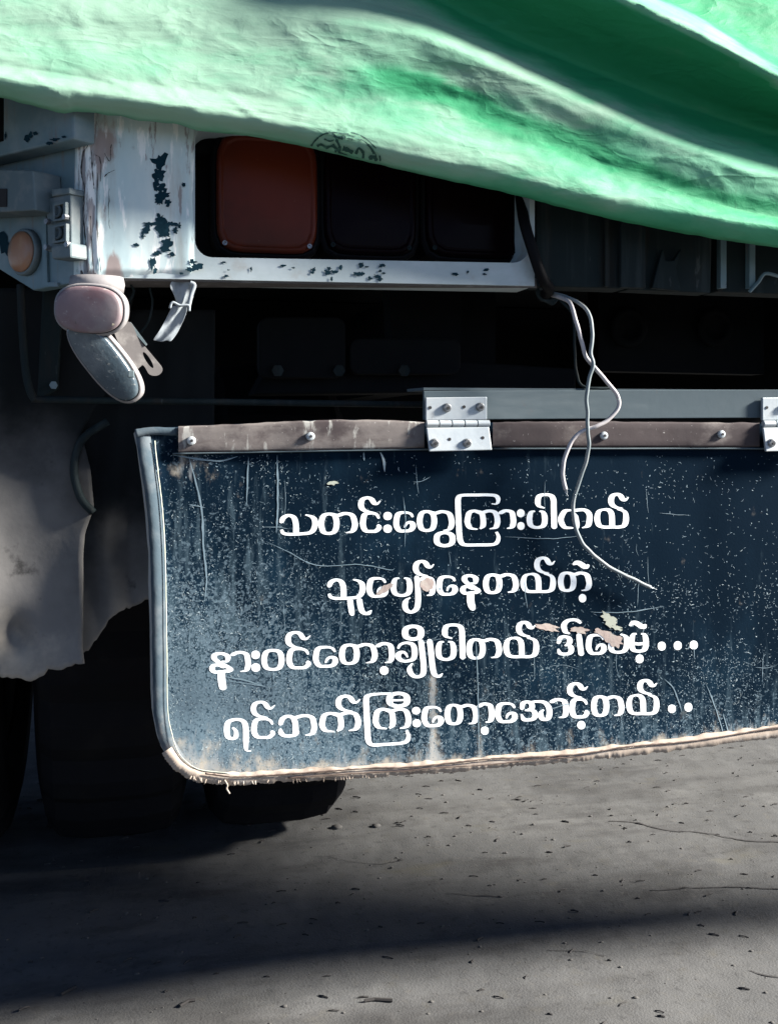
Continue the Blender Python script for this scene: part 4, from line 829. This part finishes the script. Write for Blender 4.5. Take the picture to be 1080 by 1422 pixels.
# tarpaulin material: green weave, sun-faded to mint, with fold light and shade painted into the colour
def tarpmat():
    m = mat('faded_green_tarpaulin', (.016,.25,.105), .65, 0, [((.07,.35,.19), 3, .36, .62, (1,1,1.4), 2, .9, 'fade_shading'), ((.16,.42,.27), 5, .46, .76, (.7,1,1.6), 3, .95, 'fade_shading'), ((.26,.42,.32), 12, .62, .86, (.5,1,1.6), 5, .7, 'fade_shading'), ((.17,.26,.20), 16, .58, .76, (.6,1,1.8), 6, .25), ((.27,.34,.28), 5, .58, .76, (.6,1,1.8), 21, .3, 'fade_shading'), ((.05,.20,.12), 40, .66, .78, (.4,1,1.6), 9, .35), ((.015,.09,.05), 30, .60, .72, (2.5,1,.6), 10, .7, 'smut')], (28,.15,.003), spec=.25)
    t = m.node_tree; N = t.nodes; L = t.links; b = N['Principled BSDF']; out = N['Material Output']
    tc = N.new('ShaderNodeTexCoord'); prev = b.inputs['Normal'].links[0].from_socket
    for sc, st, rot, dist, stg in ((5, (.55,1,1.9), .42, .020, .75), (14, (.6,1,1.6), .3, .008, .65), (34, (.7,1,1.4), .5, .0025, .5), (420, (1,1,1), 0, .0006, .25)):
        mp = N.new('ShaderNodeMapping'); mp.inputs['Scale'].default_value = st; mp.inputs['Rotation'].default_value = (0, rot, 0); L.new(tc.outputs['Object'], mp.inputs[0])
        n = N.new('ShaderNodeTexNoise'); n.inputs['Scale'].default_value = sc; n.inputs['Detail'].default_value = 3 if sc < 100 else 1
        if sc < 100: n.inputs['Distortion'].default_value = .6
        L.new(mp.outputs[0], n.inputs[0]); src = n.outputs['Fac']
        if sc < 100:   # folded ridges: 1-|2n-1|
            m1 = N.new('ShaderNodeMath'); m1.operation = 'SUBTRACT'; m1.inputs[1].default_value = .5; L.new(src, m1.inputs[0])
            m2 = N.new('ShaderNodeMath'); m2.operation = 'ABSOLUTE'; L.new(m1.outputs[0], m2.inputs[0]); src = m2.outputs[0]
        bp = N.new('ShaderNodeBump'); bp.inputs['Strength'].default_value = stg; bp.inputs['Distance'].default_value = dist; bp.invert = sc < 100
        L.new(src, bp.inputs['Height']); L.new(prev, bp.inputs['Normal']); prev = bp.outputs[0]
    L.new(prev, b.inputs['Normal'])
    tr = N.new('ShaderNodeBsdfTranslucent'); mx = N.new('ShaderNodeMixShader'); mx.inputs[0].default_value = .2
    L.new(b.inputs['Base Color'].links[0].from_socket, tr.inputs[0]); L.new(b.outputs[0], mx.inputs[1]); L.new(tr.outputs[0], mx.inputs[2]); L.new(mx.outputs[0], out.inputs[0])
    return m
m_tarp = tarpmat()
def fade_shading(u, v, k, t):
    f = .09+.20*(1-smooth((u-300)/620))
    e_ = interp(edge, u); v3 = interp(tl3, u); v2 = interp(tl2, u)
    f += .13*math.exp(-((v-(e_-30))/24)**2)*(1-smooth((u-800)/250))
    f += .14*math.exp(-((v-(v3-6))/42)**2)*(1-.4*smooth((u-850)/200))  # pale band along the fold ridge, a highlight painted into the colour
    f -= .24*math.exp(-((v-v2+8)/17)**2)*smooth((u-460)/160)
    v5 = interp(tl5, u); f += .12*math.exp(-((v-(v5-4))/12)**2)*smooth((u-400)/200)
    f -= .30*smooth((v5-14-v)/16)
    v4 = interp(tl4, u); f -= .36*smooth((v4+40-v)/45)*smooth((u-420)/150)*(1 if v > v5+14 else 0)  # shade below the roll painted in as darker green
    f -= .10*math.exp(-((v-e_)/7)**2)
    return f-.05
def smut(u, v): return .13*math.exp(-((u-1030)/60)**2-((v-280)/40)**2)-.12
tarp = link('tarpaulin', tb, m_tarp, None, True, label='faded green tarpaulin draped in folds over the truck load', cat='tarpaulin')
for nm, f in (('fade_shading', fade_shading), ('smut', lambda u, v, k, t: smut(u, v))):
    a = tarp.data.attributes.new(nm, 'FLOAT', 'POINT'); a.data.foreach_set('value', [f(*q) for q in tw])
sm = tarp.modifiers.new('thick', 'SOLIDIFY'); sm.thickness = .003; sm.offset = 0
# ink stamp on the tarpaulin, half hidden round the hem
LOC[tarp.name] = tarp.location.copy()
def tY(u, v):
    vv = [smoothedge(L, u) for L in LS]
    for k in range(7):
        if v <= vv[k] and v >= vv[k+1]: return tpoint(u, k, (vv[k]-v)/(vv[k]-vv[k+1]))[1]
    return tpoint(u, 0, 0)[1]
m_ink = mat('faded_dark_green_ink', (.004,.05,.035), .7, 0, [((.09,.28,.19), 90, .54, .70, ONE, 2, .9)])
b = M_(); s = 1
def inkline(pts, w_):
    global s; P = catmull(pts, 6); vs = []; k = len(P)
    for i, (x, y) in enumerate(P):
        a_, c_ = P[max(0, i-1)], P[min(k-1, i+1)]; dx, dy = c_[0]-a_[0], c_[1]-a_[1]; l = math.hypot(dx, dy) or 1; h = 1.5*w_*(.55+1.3*abs(noise.noise((x*.3, y*.3, s))))
        for sg in (-1, 1): q = (x-sg*dy/l*h, min(y+sg*dx/l*h, interp(edge, x)-1)); vs.append(at(q[0], q[1], tY(*q)-.0035-s*.00003))
    b.add(vs, [(2*i, 2*i+1, 2*i+3, 2*i+2) for i in range(k-1)]); s += 1
inkline([(432,203),(438,195),(448,187),(462,184),(476,186),(484,186)], .9); inkline([(487,184),(500,188),(512,196),(522,206)], .8); inkline([(490,190),(504,195),(516,206),(522,216),(523,224)], .6); inkline([(527,216),(528,224)], 1.0)
inkline([(456,183),(464,188),(468,196),(472,206),(470,214)], 1.3); inkline([(466,190),(474,192),(480,190)], 1.2); inkline([(440,203),(446,201),(452,205)], 1.6); inkline([(450,193),(458,196),(464,194)], .8); inkline([(452,206),(462,203),(470,210)], 1.4); inkline([(462,200),(466,206),(466,212)], 1.2)
inkline([(476,206),(482,208),(490,212)], 2.6); inkline([(494,214),(498,206),(504,212),(504,220)], 1.5); inkline([(510,200),(515,206),(519,214)], 1.3); inkline([(512,220),(519,218),(523,223)], 2.2); inkline([(470,212),(486,218),(500,222)], 1.2); inkline([(482,192),(490,194)], 1.0)
link('ink_stamp', b, m_ink, tarp)
